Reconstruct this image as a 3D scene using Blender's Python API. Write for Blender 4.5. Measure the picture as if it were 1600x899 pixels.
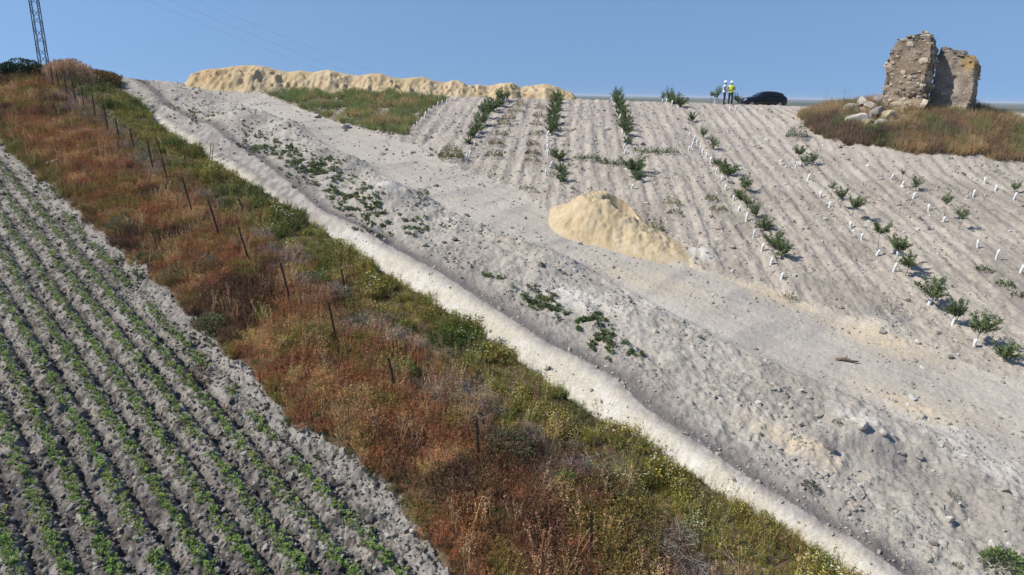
import bpy, bmesh, math, random
import numpy as np
from mathutils import Vector, Matrix

for o in list(bpy.data.objects): bpy.data.objects.remove(o)
SC = bpy.context.scene
COL = SC.collection
rng = np.random.default_rng(7)
random.seed(7)

# ------------------------------------------------------------------ camera
F = 1080.0; IW = 1600.0; IH = 899.0
PITCH = math.atan(303.0 / F); ROLL = math.radians(1.0)
CAMZ = 10.0
right0 = np.array([1.0, 0, 0]); up0 = np.array([0, math.sin(PITCH), math.cos(PITCH)])
FWD = np.array([0, math.cos(PITCH), -math.sin(PITCH)])
RIGHT = right0 * math.cos(ROLL) + up0 * math.sin(ROLL)
UP = -right0 * math.sin(ROLL) + up0 * math.cos(ROLL)
cam = bpy.data.cameras.new('camera'); camo = bpy.data.objects.new('camera', cam); COL.objects.link(camo)
cam.sensor_width = 36; cam.lens = 36 * F / IW; cam.clip_end = 60000; cam.clip_start = 0.1
camo.matrix_world = Matrix(((RIGHT[0], UP[0], -FWD[0], 0), (RIGHT[1], UP[1], -FWD[1], 0), (RIGHT[2], UP[2], -FWD[2], CAMZ), (0, 0, 0, 1)))
SC.camera = camo

# ------------------------------------------------------------------ sky and sun
SUN = np.array([-1.0, -0.12]); SUN_EL = 46.0
world = bpy.data.worlds.new('World'); SC.world = world; world.use_nodes = True
nt = world.node_tree; bg = nt.nodes['Background']
sky = nt.nodes.new('ShaderNodeTexSky'); sky.sky_type = 'NISHITA'; sky.sun_disc = False
sky.sun_elevation = math.radians(SUN_EL); sky.sun_rotation = math.atan2(SUN[0], SUN[1])
sky.air_density = 1.0; sky.dust_density = 0.0; sky.ozone_density = 5.0; sky.altitude = 0
tc = nt.nodes.new('ShaderNodeTexCoord'); va = nt.nodes.new('ShaderNodeVectorMath'); va.operation = 'MULTIPLY_ADD'
va.inputs[1].default_value = (1, 1, .35); va.inputs[2].default_value = (0, 0, .22)
vn = nt.nodes.new('ShaderNodeVectorMath'); vn.operation = 'NORMALIZE'
nt.links.new(tc.outputs['Generated'], va.inputs[0]); nt.links.new(va.outputs[0], vn.inputs[0])
nt.links.new(vn.outputs[0], sky.inputs[0]); nt.links.new(sky.outputs[0], bg.inputs[0])
bg.inputs[1].default_value = 0.102
sl = bpy.data.lights.new('sun', 'SUN'); sl.energy = 4.3; sl.angle = math.radians(0.5); sl.color = (1.0, 0.955, 0.88)
so = bpy.data.objects.new('sun', sl); COL.objects.link(so)
sv = Vector((SUN[0], SUN[1], math.hypot(*SUN) * math.tan(math.radians(SUN_EL)))).normalized()
so.rotation_euler = sv.to_track_quat('Z', 'Y').to_euler(); so.location = (-30, 0, 60)
vs = SC.view_settings; vs.view_transform = 'Standard'; vs.look = 'None'; vs.exposure = .35; vs.gamma = 1
SC.cycles.max_bounces = 5; SC.cycles.transparent_max_bounces = 6

# ------------------------------------------------------------------ helpers: noise, tags, materials
def _hash(ix, iy, s):
    h = (ix.astype(np.int64) * 374761393 + iy.astype(np.int64) * 668265263 + s * 1442695041) & 0xffffffff
    h = ((h ^ (h >> 13)) * 1274126177) & 0xffffffff
    h = ((h ^ (h >> 16)) * 2246822519) & 0xffffffff
    return ((h ^ (h >> 15)) & 0xffffff) / float(0xffffff)
def vnoise(x, y, s=0):
    x = np.asarray(x, float); y = np.asarray(y, float)
    ix = np.floor(x); iy = np.floor(y); fx = x - ix; fy = y - iy
    fx = fx * fx * (3 - 2 * fx); fy = fy * fy * (3 - 2 * fy)
    a = _hash(ix, iy, s); b = _hash(ix + 1, iy, s); c = _hash(ix, iy + 1, s); d = _hash(ix + 1, iy + 1, s)
    return (a + (b - a) * fx) * (1 - fy) + (c + (d - c) * fx) * fy
def fbm(x, y, s=0, o=3, g=.5):
    t = 0; a = 1; n = 0
    for i in range(o):
        t = t + a * (vnoise(x * 2 ** i * 1.03 + i * 17.3, y * 2 ** i * .97 - i * 9.1, s + i) - .5); n += a; a *= g
    return t / n * 2
def sst(a, b, x):
    t = np.clip((x - a) / (b - a), 0, 1); return t * t * (3 - 2 * t)

def tag(o, label, cat=None, group=None, kind=None):
    if label: o['label'] = label
    if cat: o['category'] = cat
    if group: o['group'] = group
    if kind: o['kind'] = kind
    return o
def link(name, me, mats=None, parent=None):
    o = bpy.data.objects.new(name, me); COL.objects.link(o)
    if mats is not None:
        for m in (mats if isinstance(mats, (list, tuple)) else [mats]): me.materials.append(m)
    if parent: o.parent = parent
    return o
def empty(name, loc, label, cat, group=None, rz=0):
    o = bpy.data.objects.new(name, None); COL.objects.link(o); o.location = loc; o.rotation_euler = (0, 0, rz)
    o.empty_display_size = .2
    return tag(o, label, cat, group)
def mesh_np(name, V, faces, cols=None, smooth=True):
    """faces: (n,k) int array with k = 3 or 4"""
    me = bpy.data.meshes.new(name); V = np.asarray(V, np.float32); Fa = np.asarray(faces, np.int32)
    k = Fa.shape[1]; n = len(Fa)
    me.vertices.add(len(V)); me.vertices.foreach_set('co', V.ravel())
    me.loops.add(n * k); me.loops.foreach_set('vertex_index', Fa.ravel())
    me.polygons.add(n); me.polygons.foreach_set('loop_start', np.arange(0, n * k, k, dtype=np.int32))
    me.polygons.foreach_set('use_smooth', np.full(n, smooth))
    me.update(calc_edges=True)
    if cols is not None:
        a = me.color_attributes.new('Col', 'FLOAT_COLOR', 'POINT')
        c = np.ones((len(V), 4), np.float32); c[:, :3] = cols; a.data.foreach_set('color', c.ravel())
    return me

def mat(name, color=None, rough=.9, src=None, var=.25, scale=8.0, bump=0.0, bscale=30.0, trans=0.0, metal=0.0, spec=.3, coord='Object'):
    """color from a constant, or src = 'Col' (mesh colours) / 'tint' (instance colour); var = contrast of a fine noise on it"""
    m = bpy.data.materials.new(name); m.use_nodes = True; n = m.node_tree; L = n.links; p = n.nodes['Principled BSDF']
    p.inputs['Roughness'].default_value = rough; p.inputs['Metallic'].default_value = metal
    p.inputs['Specular IOR Level'].default_value = spec
    if src:
        a = n.nodes.new('ShaderNodeAttribute'); a.attribute_name = src; a.attribute_type = 'INSTANCER' if src == 'tint' else 'GEOMETRY'
        base = a.outputs['Color']
    else:
        r = n.nodes.new('ShaderNodeRGB'); r.outputs[0].default_value = (*color, 1); base = r.outputs[0]
    co = n.nodes.new('ShaderNodeTexCoord').outputs[coord]
    if var > 0:
        t = n.nodes.new('ShaderNodeTexNoise'); t.inputs['Scale'].default_value = scale; t.inputs['Detail'].default_value = 6; t.inputs['Roughness'].default_value = .65
        L.new(co, t.inputs['Vector'])
        mr = n.nodes.new('ShaderNodeMapRange'); mr.inputs[1].default_value = .3; mr.inputs[2].default_value = .7
        mr.inputs[3].default_value = 1 - var; mr.inputs[4].default_value = 1 + var; L.new(t.outputs[0], mr.inputs[0])
        mm = n.nodes.new('ShaderNodeVectorMath'); mm.operation = 'SCALE'; L.new(base, mm.inputs[0]); L.new(mr.outputs[0], mm.inputs['Scale'])
        base = mm.outputs[0]
    L.new(base, p.inputs['Base Color'])
    if bump > 0:
        t2 = n.nodes.new('ShaderNodeTexNoise'); t2.inputs['Scale'].default_value = bscale; t2.inputs['Detail'].default_value = 5
        L.new(co, t2.inputs['Vector'])
        b = n.nodes.new('ShaderNodeBump'); b.inputs['Strength'].default_value = bump; b.inputs['Distance'].default_value = 1.0 / bscale
        L.new(t2.outputs[0], b.inputs['Height']); L.new(b.outputs[0], p.inputs['Normal'])
    if trans > 0:
        tr = n.nodes.new('ShaderNodeBsdfTranslucent'); L.new(base, tr.inputs[0])
        mx = n.nodes.new('ShaderNodeMixShader'); mx.inputs[0].default_value = trans
        L.new(p.outputs[0], mx.inputs[1]); L.new(tr.outputs[0], mx.inputs[2])
        L.new(mx.outputs[0], n.nodes['Material Output'].inputs['Surface'])
    return m

M_SOIL = mat('soil', src='Col', rough=.97, var=.22, scale=14, bump=.55, bscale=26, spec=.1)
M_SAND = mat('sand', src='Col', rough=.98, var=.10, scale=9, bump=.3, bscale=35, spec=.1)
M_CLOD = mat('clod', src='tint', rough=.97, var=.2, scale=12, bump=.5, bscale=30, spec=.1)
M_LEAF = mat('leaf', src='tint', rough=.75, var=.25, scale=9, trans=.22, spec=.25)
M_CROWN = mat('crown_leaf', src='Col', rough=.7, var=.15, scale=9, trans=.22, spec=.3)
M_STONE = mat('pale_stone', src='Col', rough=.95, var=.28, scale=9, bump=.7, bscale=14, spec=.15)
M_STEM = mat('stem', (.16, .12, .08), rough=.9)
M_IRON = mat('rusty_iron', (.055, .035, .028), rough=.75, var=.4, scale=20)
M_STEEL = mat('galvanised_steel', (.16, .18, .21), rough=.5, metal=.35, var=.2)
M_WHITE = mat('white_plastic', (.8, .8, .82), rough=.5, var=.06)
M_GUARD = mat('dusty_white_plastic', (.62, .61, .59), rough=.7, var=.25, scale=6)

# ------------------------------------------------------------------ base land form
def H0(x, y):
    u = np.minimum(61.3 - y, 75.0)
    g = (u + np.sqrt(u * u + 3.0)) / 2
    z = CAMZ - .22 - .2 * g - .0135 * np.clip(x, -120, 120)
    v = y - 64.0
    z = z - .085 * (v + np.sqrt(v * v + 4)) / 2
    f = -16.0 + 3 * fbm(x / 900, y / 900, 91, 2)
    return np.where(z < f, f, z)
def ray(px, py):
    return RIGHT * ((px - IW / 2) / F) - UP * ((py - IH / 2) / F) + FWD
def cast(px, py, hf, t0=6.0, t1=140.0):
    d = ray(px, py); t = np.linspace(t0, t1, 2700)
    x, y, z = d[0] * t, d[1] * t, CAMZ + d[2] * t
    b = np.nonzero(z <= hf(x, y))[0]
    if len(b) == 0: return None
    i = b[0]
    if i == 0: return np.array([x[0], y[0], z[0]])
    g0 = z[i - 1] - hf(x[i - 1:i], y[i - 1:i])[0]; g1 = z[i] - hf(x[i:i + 1], y[i:i + 1])[0]
    tt = t[i - 1] + (t[i] - t[i - 1]) * g0 / (g0 - g1 + 1e-9)
    return np.array([d[0] * tt, d[1] * tt, CAMZ + d[2] * tt])

class Line:
    """a long border on the land, stored as x over y"""
    def __init__(s, pts, far=None):
        P = np.array([cast(a, b, H0) for a, b in pts]); o = np.argsort(P[:, 1]); P = P[o]
        s.y = P[:, 1].copy(); s.x = P[:, 0].copy()
        sl0 = (s.x[2] - s.x[0]) / (s.y[2] - s.y[0]); sl1 = (s.x[-1] - s.x[-3]) / (s.y[-1] - s.y[-3])
        s.x = np.concatenate([[s.x[0] - 40 * sl0], s.x, [s.x[-1] + 60 * sl1]])
        s.y = np.concatenate([[s.y[0] - 40], s.y, [s.y[-1] + 60]])
    def __call__(s, y): return np.interp(y, s.y, s.x)

FE = Line([(0, 220), (40, 258), (90, 300), (150, 357), (233, 423), (307, 503), (397, 583), (457, 656), (543, 702), (640, 786), (687, 876)])
LE = Line([(188, 146), (230, 173), (247, 197), (290, 227), (327, 250), (397, 290), (433, 313), (517, 370), (550, 397), (613, 433), (693, 483), (757, 527), (797, 553), (867, 606), (927, 649), (973, 676), (1027, 706), (1083, 742), (1147, 789), (1210, 819), (1260, 852), (1300, 886), (1318, 899)])
UE = Line([(240, 146), (262, 168), (333, 207), (400, 247), (455, 290), (500, 330), (560, 355), (613, 390), (677, 422), (777, 487), (850, 535), (910, 565), (960, 593), (1007, 640), (1100, 702), (1133, 726), (1197, 766), (1267, 809), (1333, 846), (1387, 886), (1408, 899)])
TL = Line([(330, 147), (420, 188), (500, 225), (590, 275), (680, 325), (780, 370), (900, 420), (1050, 500), (1200, 570), (1400, 660), (1600, 760)])
TR = Line([(425, 152), (480, 175), (560, 200), (640, 225), (720, 265), (800, 290), (850, 325), (930, 370), (1075, 415), (1230, 460), (1400, 530), (1600, 600)])
ROWD = np.array([-.9652, 1.0]); ROWD /= np.linalg.norm(ROWD); ROWN = np.array([ROWD[1], -ROWD[0]])   # crop rows
RX0 = 4.72; RSTEP = 1.04; RK = .9652                        # row k crosses y = 0 at RX0 + k * RSTEP
ORD = np.array([.085, 1.0])                                 # orchard rows

def crop_phase(x, y):
    wob = .10 * (vnoise(y / 5, x * 0 + 3, 5) - .5)
    return (x + RK * y - RX0) / RSTEP + wob

# mounds: (x, y, radius_x, radius_y, height)
MOUNDS = []
def mound_px(px, py, rx, ry, h): 
    p = cast(px, py, H0); MOUNDS.append((p[0], p[1], rx, ry, h))
mound_px(383, 200, 2.6, 2.2, 1.0); mound_px(455, 210, 1.8, 1.6, .55)
mound_px(610, 318, 1.35, 1.25, .95); mound_px(540, 262, 1.5, 1.3, .45); mound_px(650, 345, 1.2, 1.2, .25)
mound_px(860, 415, 1.5, .9, .32); mound_px(800, 390, 1.4, 1.0, .25); mound_px(990, 500, 1.3, .8, .18)
mound_px(1345, 690, 1.0, .6, .22); mound_px(1480, 690, 1.6, .8, .22); mound_px(1330, 740, .8, .5, -.12); mound_px(1420, 735, 1.2, .7, -.18)
mound_px(1375, 512, 1.0, .7, .22); mound_px(1250, 440, 1.1, .6, .22); mound_px(1100, 395, .55, .5, .28)
TEND = cast(231, 165, H0)[1]
RUINC = (29.6, 51.6)

def Hbase(x, y):
    x = np.asarray(x, float); y = np.asarray(y, float)
    z = H0(x, y)
    yy = np.clip(y, -20, 110)
    fe, le, ue, tl, tr = FE(yy), LE(yy), UE(yy), TL(yy), TR(yy)
    near = sst(4, 9, y) * (1 - sst(62, 68, y))
    # crop field lies a little lower
    z = z - .18 * (1 - sst(-.9, .1, x - fe)) * near
    # weedy bank
    u = (x - fe) / np.maximum(le - fe, .5)
    amp = .16 + .45 * sst(26, 50, y)
    hump = np.clip(np.sin(np.pi * np.clip(u, 0, 1)), 0, 1) ** .7
    z = z + amp * hump * near
    far_b = sst(50, 60, y) * (1 - sst(70, 90, y)) * np.exp(-((x + 37) / 7.0) ** 2)
    z = z + .75 * far_b
    # trench with its sloping sunlit wall
    t = (x - le) / np.maximum(ue - le, .3)
    tr_on = near * (1 - sst(TEND - .2, TEND + .3, y))
    depth = np.where(t < .1, -.85 * sst(-.02, .08, t), -.85 + .92 * np.clip((t - .02) / .98, 0, 1))
    depth = np.where((t > -.02) & (t < 1.0), depth, 0)
    spoil_lift = np.where(t >= 1, .07 + .10 * sst(0, 1.3, x - ue) * (1 - sst(-.8, .4, x - tl)), 0)
    z = z + (depth + spoil_lift * (1 - sst(0, .8, x - tl))) * tr_on
    # graded track
    k = sst(0, .7, x - tl) * (1 - sst(-.6, .3, x - tr))
    z = z - .05 * k * near
    for mx, my, rx, ry, h in MOUNDS:
        q = ((x - mx) / rx) ** 2 + ((y - my) / ry) ** 2
        z = z + h * np.exp(-1.3 * q)
    q = ((x - RUINC[0]) / 8.2) ** 2 + ((y - RUINC[1]) / 7.0) ** 2
    z = z + 1.75 * np.exp(-q * q * .9 - .35 * q)
    return z
def at(px, py):
    for k in range(40):
        p = cast(px, py + k * .5, Hbase)
        if p is not None and p[1] < 72: return p
    return p

def masks(x, y):
    yy = np.clip(y, -20, 110)
    fe, le, ue, tl, tr = FE(yy), LE(yy), UE(yy), TL(yy), TR(yy)
    wob = .22 * fbm(x / .9, y / .9, 61, 3)
    d = {}
    d['field'] = (x < fe + wob * 1.5); d['bank'] = (x >= fe + wob * 1.5) & (x < le)
    d['trench'] = (x >= le) & (x < ue) & (y < TEND + .3)
    d['spoil'] = ((x >= ue) | ((x >= le) & (y >= TEND + .3))) & (x < tl + 2.5 * wob); d['track'] = (x >= tl + 2.5 * wob) & (x < tr + 2 * wob)
    d['orchard'] = x >= tr + 2 * wob
    return d, (fe, le, ue, tl, tr)

# polygon test in world for px polygons
def px_poly(pts): return np.array([cast(a, b, H0)[:2] for a, b in pts])
def inside(P, x, y):
    c = np.zeros(np.shape(x), bool); n = len(P)
    for i in range(n):
        x1, y1 = P[i]; x2, y2 = P[(i + 1) % n]
        k = ((y1 > y) != (y2 > y)) & (x < (x2 - x1) * (y - y1) / (y2 - y1 + 1e-12) + x1); c ^= k
    return c
WEEDY = px_poly([(412, 146), (480, 143), (600, 147), (700, 155), (672, 172), (650, 193), (632, 213), (580, 203), (530, 192), (470, 170)])

def micro(x, y):
    """clods, furrows and tyre-smooth patches, in metres"""
    d, (fe, le, ue, tl, tr) = masks(x, y)
    near = sst(5, 9, y) * (1 - sst(66, 72, y))
    f1 = fbm(x * 3.1, y * 3.1, 1, 4, .6); f2 = fbm(x * 9.0, y * 9.0, 11, 3, .6)
    cl = np.maximum(f1, -.1) ** 2 * .22
    z = np.zeros_like(x)
    # field
    ph = crop_phase(x, y); fr = ph - np.floor(ph)
    tri = np.abs(fr - .45) / .17; furrow = -np.clip(1 - tri, 0, 1) * .115 * (.7 + .6 * vnoise(x * 1.3, y * 1.3, 19))
    bed = .05 * np.cos(2 * np.pi * fr)
    hd = sst(.4, 1.6, fe - x)
    fr_n = .5 + .9 * vnoise(x * 2.1, y * 2.1, 27); zf = (furrow * fr_n * (1 - .55 * sst(19, 30, y)) + bed) * hd + f1 * .085 + f2 * .075 + cl * 1.1 + .05 * np.abs(fbm(x * 6, y * 6, 29, 2))
    z = np.where(d['field'], zf, z)
    z = np.where(d['bank'], f1 * .06 + f2 * .02, z)
    zt = fbm((x + y) * .5, (x - y) * 2.0, 23, 3) * (.03 + .06 * sst(28, 40, y)) + fbm(x * 2.2, y * 2.2, 25, 3) * .03 + f2 * .03
    z = np.where(d['trench'], zt, z)
    zs = fbm(x * .8, y * .8, 31, 4, .6) * .24 + cl * 1.1 + f2 * .05 + .08 * np.maximum(fbm(x * 2.2, y * 2.2, 33, 3), 0)
    edge = sst(0, .9, x - ue)
    z = np.where(d['spoil'], zs * edge + zt * (1 - edge), z)
    lowr = sst(24, 16, y)          # rougher ground at the near right
    zk = fbm((x + y) * 2.2, (x - y) * .4, 41, 3) * .03 + f2 * .022 + cl * (.12 + .5 * lowr) + lowr * .07 * fbm(x * 1.1, y * 1.1, 43, 3)
    z = np.where(d['track'], zk, z)
    uo = x - ORD[0] * y
    rid = .034 * np.sin(2 * np.pi * (uo / .86 + .22 * fbm(x * .15, y * .15, 51, 2))) * (.5 + .8 * vnoise(uo * .6, y * .12, 53)) + .07 * fbm(uo * 2.6, y * .22, 57, 3) + .04 * fbm(uo * 5, y * .9, 59, 2)
    zo = rid * sst(20, 30, y) + f1 * .045 + f2 * .045 + cl * .7
    z = np.where(d['orchard'], zo, z)
    q = ((x - RUINC[0]) / 8.2) ** 2 + ((y - RUINC[1]) / 7.0) ** 2
    return z * near
def H(x, y):
    x = np.atleast_1d(np.asarray(x, float)); y = np.atleast_1d(np.asarray(y, float))
    return Hbase(x, y) + micro(x, y)

def blobs(x, y, lst):
    m = np.zeros_like(x)
    for (px, py, rx, ry, a) in lst:
        p = cast(px, py, H0); dx = x - p[0]; dy = y - p[1]
        # blobs run along the slope of the track
        c, s = math.cos(-.75), math.sin(-.75); ux = dx * c + dy * s; uy = -dx * s + dy * c
        m = np.maximum(m, a * np.exp(-(ux / rx) ** 2 - (uy / ry) ** 2))
    return m
C = lambda *a: np.array(a)
def mix(a, b, t): t = np.asarray(t)[..., None]; return a * (1 - t) + b * t
def ground_color(x, y):
    d, (fe, le, ue, tl, tr) = masks(x, y)
    n1 = fbm(x / 2.3, y / 2.3, 71, 4); n2 = fbm(x * 4, y * 4, 75, 3); n3 = fbm(x / 8, y / 8, 79, 3)
    g = mix(C(.315, .280, .238), C(.435, .394, .332), sst(-.5, .5, n1 + .5 * n2))       # pale dusty soil
    col = g.copy()
    # field: grey clay, colour darkened along the furrow lines
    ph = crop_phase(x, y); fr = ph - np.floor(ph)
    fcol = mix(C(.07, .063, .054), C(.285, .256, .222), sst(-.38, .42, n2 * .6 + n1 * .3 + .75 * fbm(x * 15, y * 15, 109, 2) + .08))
    furrow_dark = np.clip(1 - np.abs(fr - .45) / .2, 0, 1) * sst(.3, 1.2, fe - x)
    fcol = mix(fcol, C(.05, .044, .038), furrow_dark * .8 * (1 - .5 * sst(19, 30, y)) * (.6 + .4 * sst(-.3, .3, n1)))
    fcol = mix(fcol, C(.06, .05, .052), sst(19, 12, y) * sst(-.2, .5, fbm(x / 1.5, y / 1.5, 83, 3) + .15) * sst(1.2, 3, fe - x) * .7)
    fcol = mix(fcol, C(.29, .262, .23), (1 - sst(.4, 1.1, fe - x)) * .55)
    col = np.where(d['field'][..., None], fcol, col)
    bcol = mix(C(.085, .058, .036), C(.15, .11, .07), sst(-.4, .4, n1 + n2 * .5))
    col = np.where(d['bank'][..., None], bcol, col)
    # trench wall: chalk below, dark topsoil layer above
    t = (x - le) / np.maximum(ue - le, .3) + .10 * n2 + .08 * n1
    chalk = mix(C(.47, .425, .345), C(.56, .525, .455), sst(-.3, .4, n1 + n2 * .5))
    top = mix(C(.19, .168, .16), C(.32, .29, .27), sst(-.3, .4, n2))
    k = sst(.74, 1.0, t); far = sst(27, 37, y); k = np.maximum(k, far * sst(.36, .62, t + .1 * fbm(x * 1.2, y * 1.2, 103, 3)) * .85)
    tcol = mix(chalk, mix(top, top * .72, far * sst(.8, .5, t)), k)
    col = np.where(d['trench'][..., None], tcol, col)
    # spoil: grey, darker strip right over the trench edge
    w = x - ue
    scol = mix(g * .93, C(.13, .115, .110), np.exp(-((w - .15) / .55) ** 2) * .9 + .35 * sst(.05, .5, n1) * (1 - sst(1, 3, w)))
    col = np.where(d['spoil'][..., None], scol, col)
    kcol = mix(g, C(.43, .388, .325), .6)
    kcol = mix(kcol, C(.29, .262, .24), .65 * sst(.05, .5, fbm((x + y) * .25, (x - y) * .9, 87, 3)) * sst(17, 24, y))
    col = np.where(d['track'][..., None], kcol, col)
    pale = blobs(x, y, [(890, 470, 1.6, .8, .9), (606, 312, 1.1, .95, 1.0), (1100, 400, .5, .4, .9), (1500, 690, 1.6, .7, .6), (1345, 670, .7, .5, .8), (1560, 740, 1.3, .8, .7), (1040, 480, 2, .8, .4)])
    col = mix(col, C(.56, .53, .48), pale * (.6 + .5 * np.clip(n2 + .2, 0, 1)) * (~d['bank'] & ~d['field']))
    sandy = blobs(x, y, [(1215, 462, 1.9, .5, .9), (1375, 530, 2.0, .7, .85), (1240, 700, 1.3, .33, .75), (1420, 630, 1.4, .5, .8), (1000, 440, 2.4, .6, .45), (790, 385, .9, .35, .45), (1090, 415, .9, .5, .7), (1490, 640, 1.5, .5, .3), (1050, 445, 2.0, .6, .4)])
    col = mix(col, C(.60, .46, .27), np.clip(sandy * (.75 + .6 * n2), 0, 1) * .75)
    darks = blobs(x, y, [(1405, 725, 1.1, .55, .9), (1380, 495, .9, .6, .5), (1290, 700, .4, .3, .8), (1520, 755, .6, .3, .7), (1210, 740, 2.2, .22, .5)])
    col = mix(col, C(.17, .15, .148), np.clip(darks * (.9 + .5 * n1), 0, 1) * .85)
    ocol = mix(g * C(.95, .92, .89), C(.42, .365, .315), sst(34, 50, y) * .5)
    uo_ = x - ORD[0] * y; lanes = sst(-.15, .35, fbm(uo_ * 1.5, y * .07, 107, 3)) * sst(22, 30, y)
    ocol = mix(ocol, ocol * .82, lanes * .45)
    col = np.where((d['orchard'] & (sandy < .15) & (pale < .15) & (darks < .15))[..., None], ocol, col)
    wd = inside(WEEDY, x, y)
    col = np.where(wd[..., None], mix(C(.2, .18, .12), C(.33, .27, .19), sst(-.3, .3, n2)), col)
    q = ((x - RUINC[0]) / 8.2) ** 2 + ((y - RUINC[1]) / 7.0) ** 2 + .25 * n1
    ruin = 1 - sst(.85, 1.12, q)
    col = mix(col, mix(C(.17, .125, .08), C(.26, .2, .13), sst(-.3, .3, n2)), ruin)
    # beyond the crest: dark fields on the plain
    pl = sst(85, 140, np.hypot(x, y))
    fld = vnoise(x / 260 + 3, y / 420, 95)
    pcol = mix(C(.05, .07, .035), C(.15, .14, .08), sst(.35, .75, fld))
    return mix(col, pcol, pl)

# ------------------------------------------------------------------ ground sheet, polar, split by zone
def build_ground():
    th = np.concatenate([np.linspace(-180, -46, 34)[:-1], np.linspace(-46, 46, 900), np.linspace(46, 180, 34)[1:]]) * math.pi / 180
    s = np.linspace(0, 1, 820); p = -.55
    r = ((1 - s) * 9.0 ** p + s * 72.0 ** p) ** (1 / p)
    r = np.concatenate([[.5, 2, 3.5, 5, 6.5, 7.8], r, np.geomspace(73, 110, 24), np.geomspace(118, 30000, 46)])
    T, R = np.meshgrid(th, r); x = R * np.sin(T); y = R * np.cos(T)
    X, Y = x.ravel(), y.ravel()
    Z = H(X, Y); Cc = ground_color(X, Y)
    nr, nth = T.shape
    i = np.arange(nr - 1)[:, None] * nth + np.arange(nth - 1)[None, :]
    Q = np.stack([i, i + nth, i + nth + 1, i + 1], -1).reshape(-1, 4)[:, ::-1]
    V = np.stack([X, Y, Z], 1)
    cx = X[Q].mean(1); cy = Y[Q].mean(1); cr = np.hypot(cx, cy)
    d, _ = masks(cx, cy)
    zone = np.zeros(len(Q), int); zone[d['field']] = 1; zone[d['bank']] = 2; zone[d['trench']] = 3; zone[d['track']] = 4
    zone[(cr > 90)] = 5; zone[(cy < 6)] = 0
    names = {0: ('ground', 'pale dusty hillside with clods, plough lines and tree rows', 'ground'),
             1: ('crop_field', 'dark grey clay crop field with furrows at the lower left', 'field'),
             2: ('grass_bank', 'brown earth of the weed covered bank along the fence', 'bank'),
             3: ('trench', 'long cut trench with a pale chalky wall beside the bank', 'trench'),
             4: ('dirt_track', 'smooth pale graded dirt track running down past the sand heap', 'dirt track'),
             5: ('plain', 'hazy flat plain far beyond the hill crest', 'plain')}
    for z, (nm, lab, cat) in names.items():
        f = Q[zone == z]; used, inv = np.unique(f, return_inverse=True)
        me = mesh_np(nm, V[used], inv.reshape(-1, 4), Cc[used])
        o = link(nm, me, M_SOIL); tag(o, lab, cat, kind='structure')
build_ground()

# ------------------------------------------------------------------ scatter (stuff)
def scatter(name, protos, P, rot, scl, tint, label, cat, parent=None):
    me = bpy.data.meshes.new(name); n = len(P)
    me.vertices.add(n); me.vertices.foreach_set('co', np.asarray(P, np.float32).ravel())
    for an, ty, key, data in (('rot', 'FLOAT_VECTOR', 'vector', rot), ('scl', 'FLOAT_VECTOR', 'vector', scl), ('tint', 'FLOAT_COLOR', 'color', np.concatenate([tint, np.ones((n, 1))], 1))):
        a = me.attributes.new(an, ty, 'POINT'); a.data.foreach_set(key, np.asarray(data, np.float32).ravel())
    a = me.attributes.new('idx', 'INT', 'POINT'); a.data.foreach_set('value', rng.integers(0, len(protos), n).astype(np.int32))
    o = link(name, me, parent=parent)
    coll = bpy.data.collections.new(name + '_source')
    for p in protos: coll.objects.link(p)
    g = bpy.data.node_groups.new(name, 'GeometryNodeTree')
    g.interface.new_socket('Geometry', in_out='INPUT', socket_type='NodeSocketGeometry'); g.interface.new_socket('Geometry', in_out='OUTPUT', socket_type='NodeSocketGeometry')
    N = g.nodes; L = g.links; gi = N.new('NodeGroupInput'); go = N.new('NodeGroupOutput')
    iop = N.new('GeometryNodeInstanceOnPoints'); ci = N.new('GeometryNodeCollectionInfo'); ci.inputs['Collection'].default_value = coll
    ci.inputs['Separate Children'].default_value = True; ci.inputs['Reset Children'].default_value = True
    def na(nm, dt):
        q = N.new('GeometryNodeInputNamedAttribute'); q.data_type = dt; q.inputs['Name'].default_value = nm
        return q.outputs['Attribute']
    e2r = N.new('FunctionNodeEulerToRotation'); L.new(na('rot', 'FLOAT_VECTOR'), e2r.inputs[0])
    L.new(gi.outputs[0], iop.inputs['Points']); L.new(ci.outputs[0], iop.inputs['Instance']); iop.inputs['Pick Instance'].default_value = True
    L.new(na('idx', 'INT'), iop.inputs['Instance Index']); L.new(e2r.outputs[0], iop.inputs['Rotation']); L.new(na('scl', 'FLOAT_VECTOR'), iop.inputs['Scale'])
    L.new(iop.outputs[0], go.inputs[0])
    md = o.modifiers.new('scatter', 'NODES'); md.node_group = g
    tag(o, label, cat, kind='stuff')
    return o
def proto(name, me, m):
    o = bpy.data.objects.new(name, me); me.materials.append(m); return o

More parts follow.
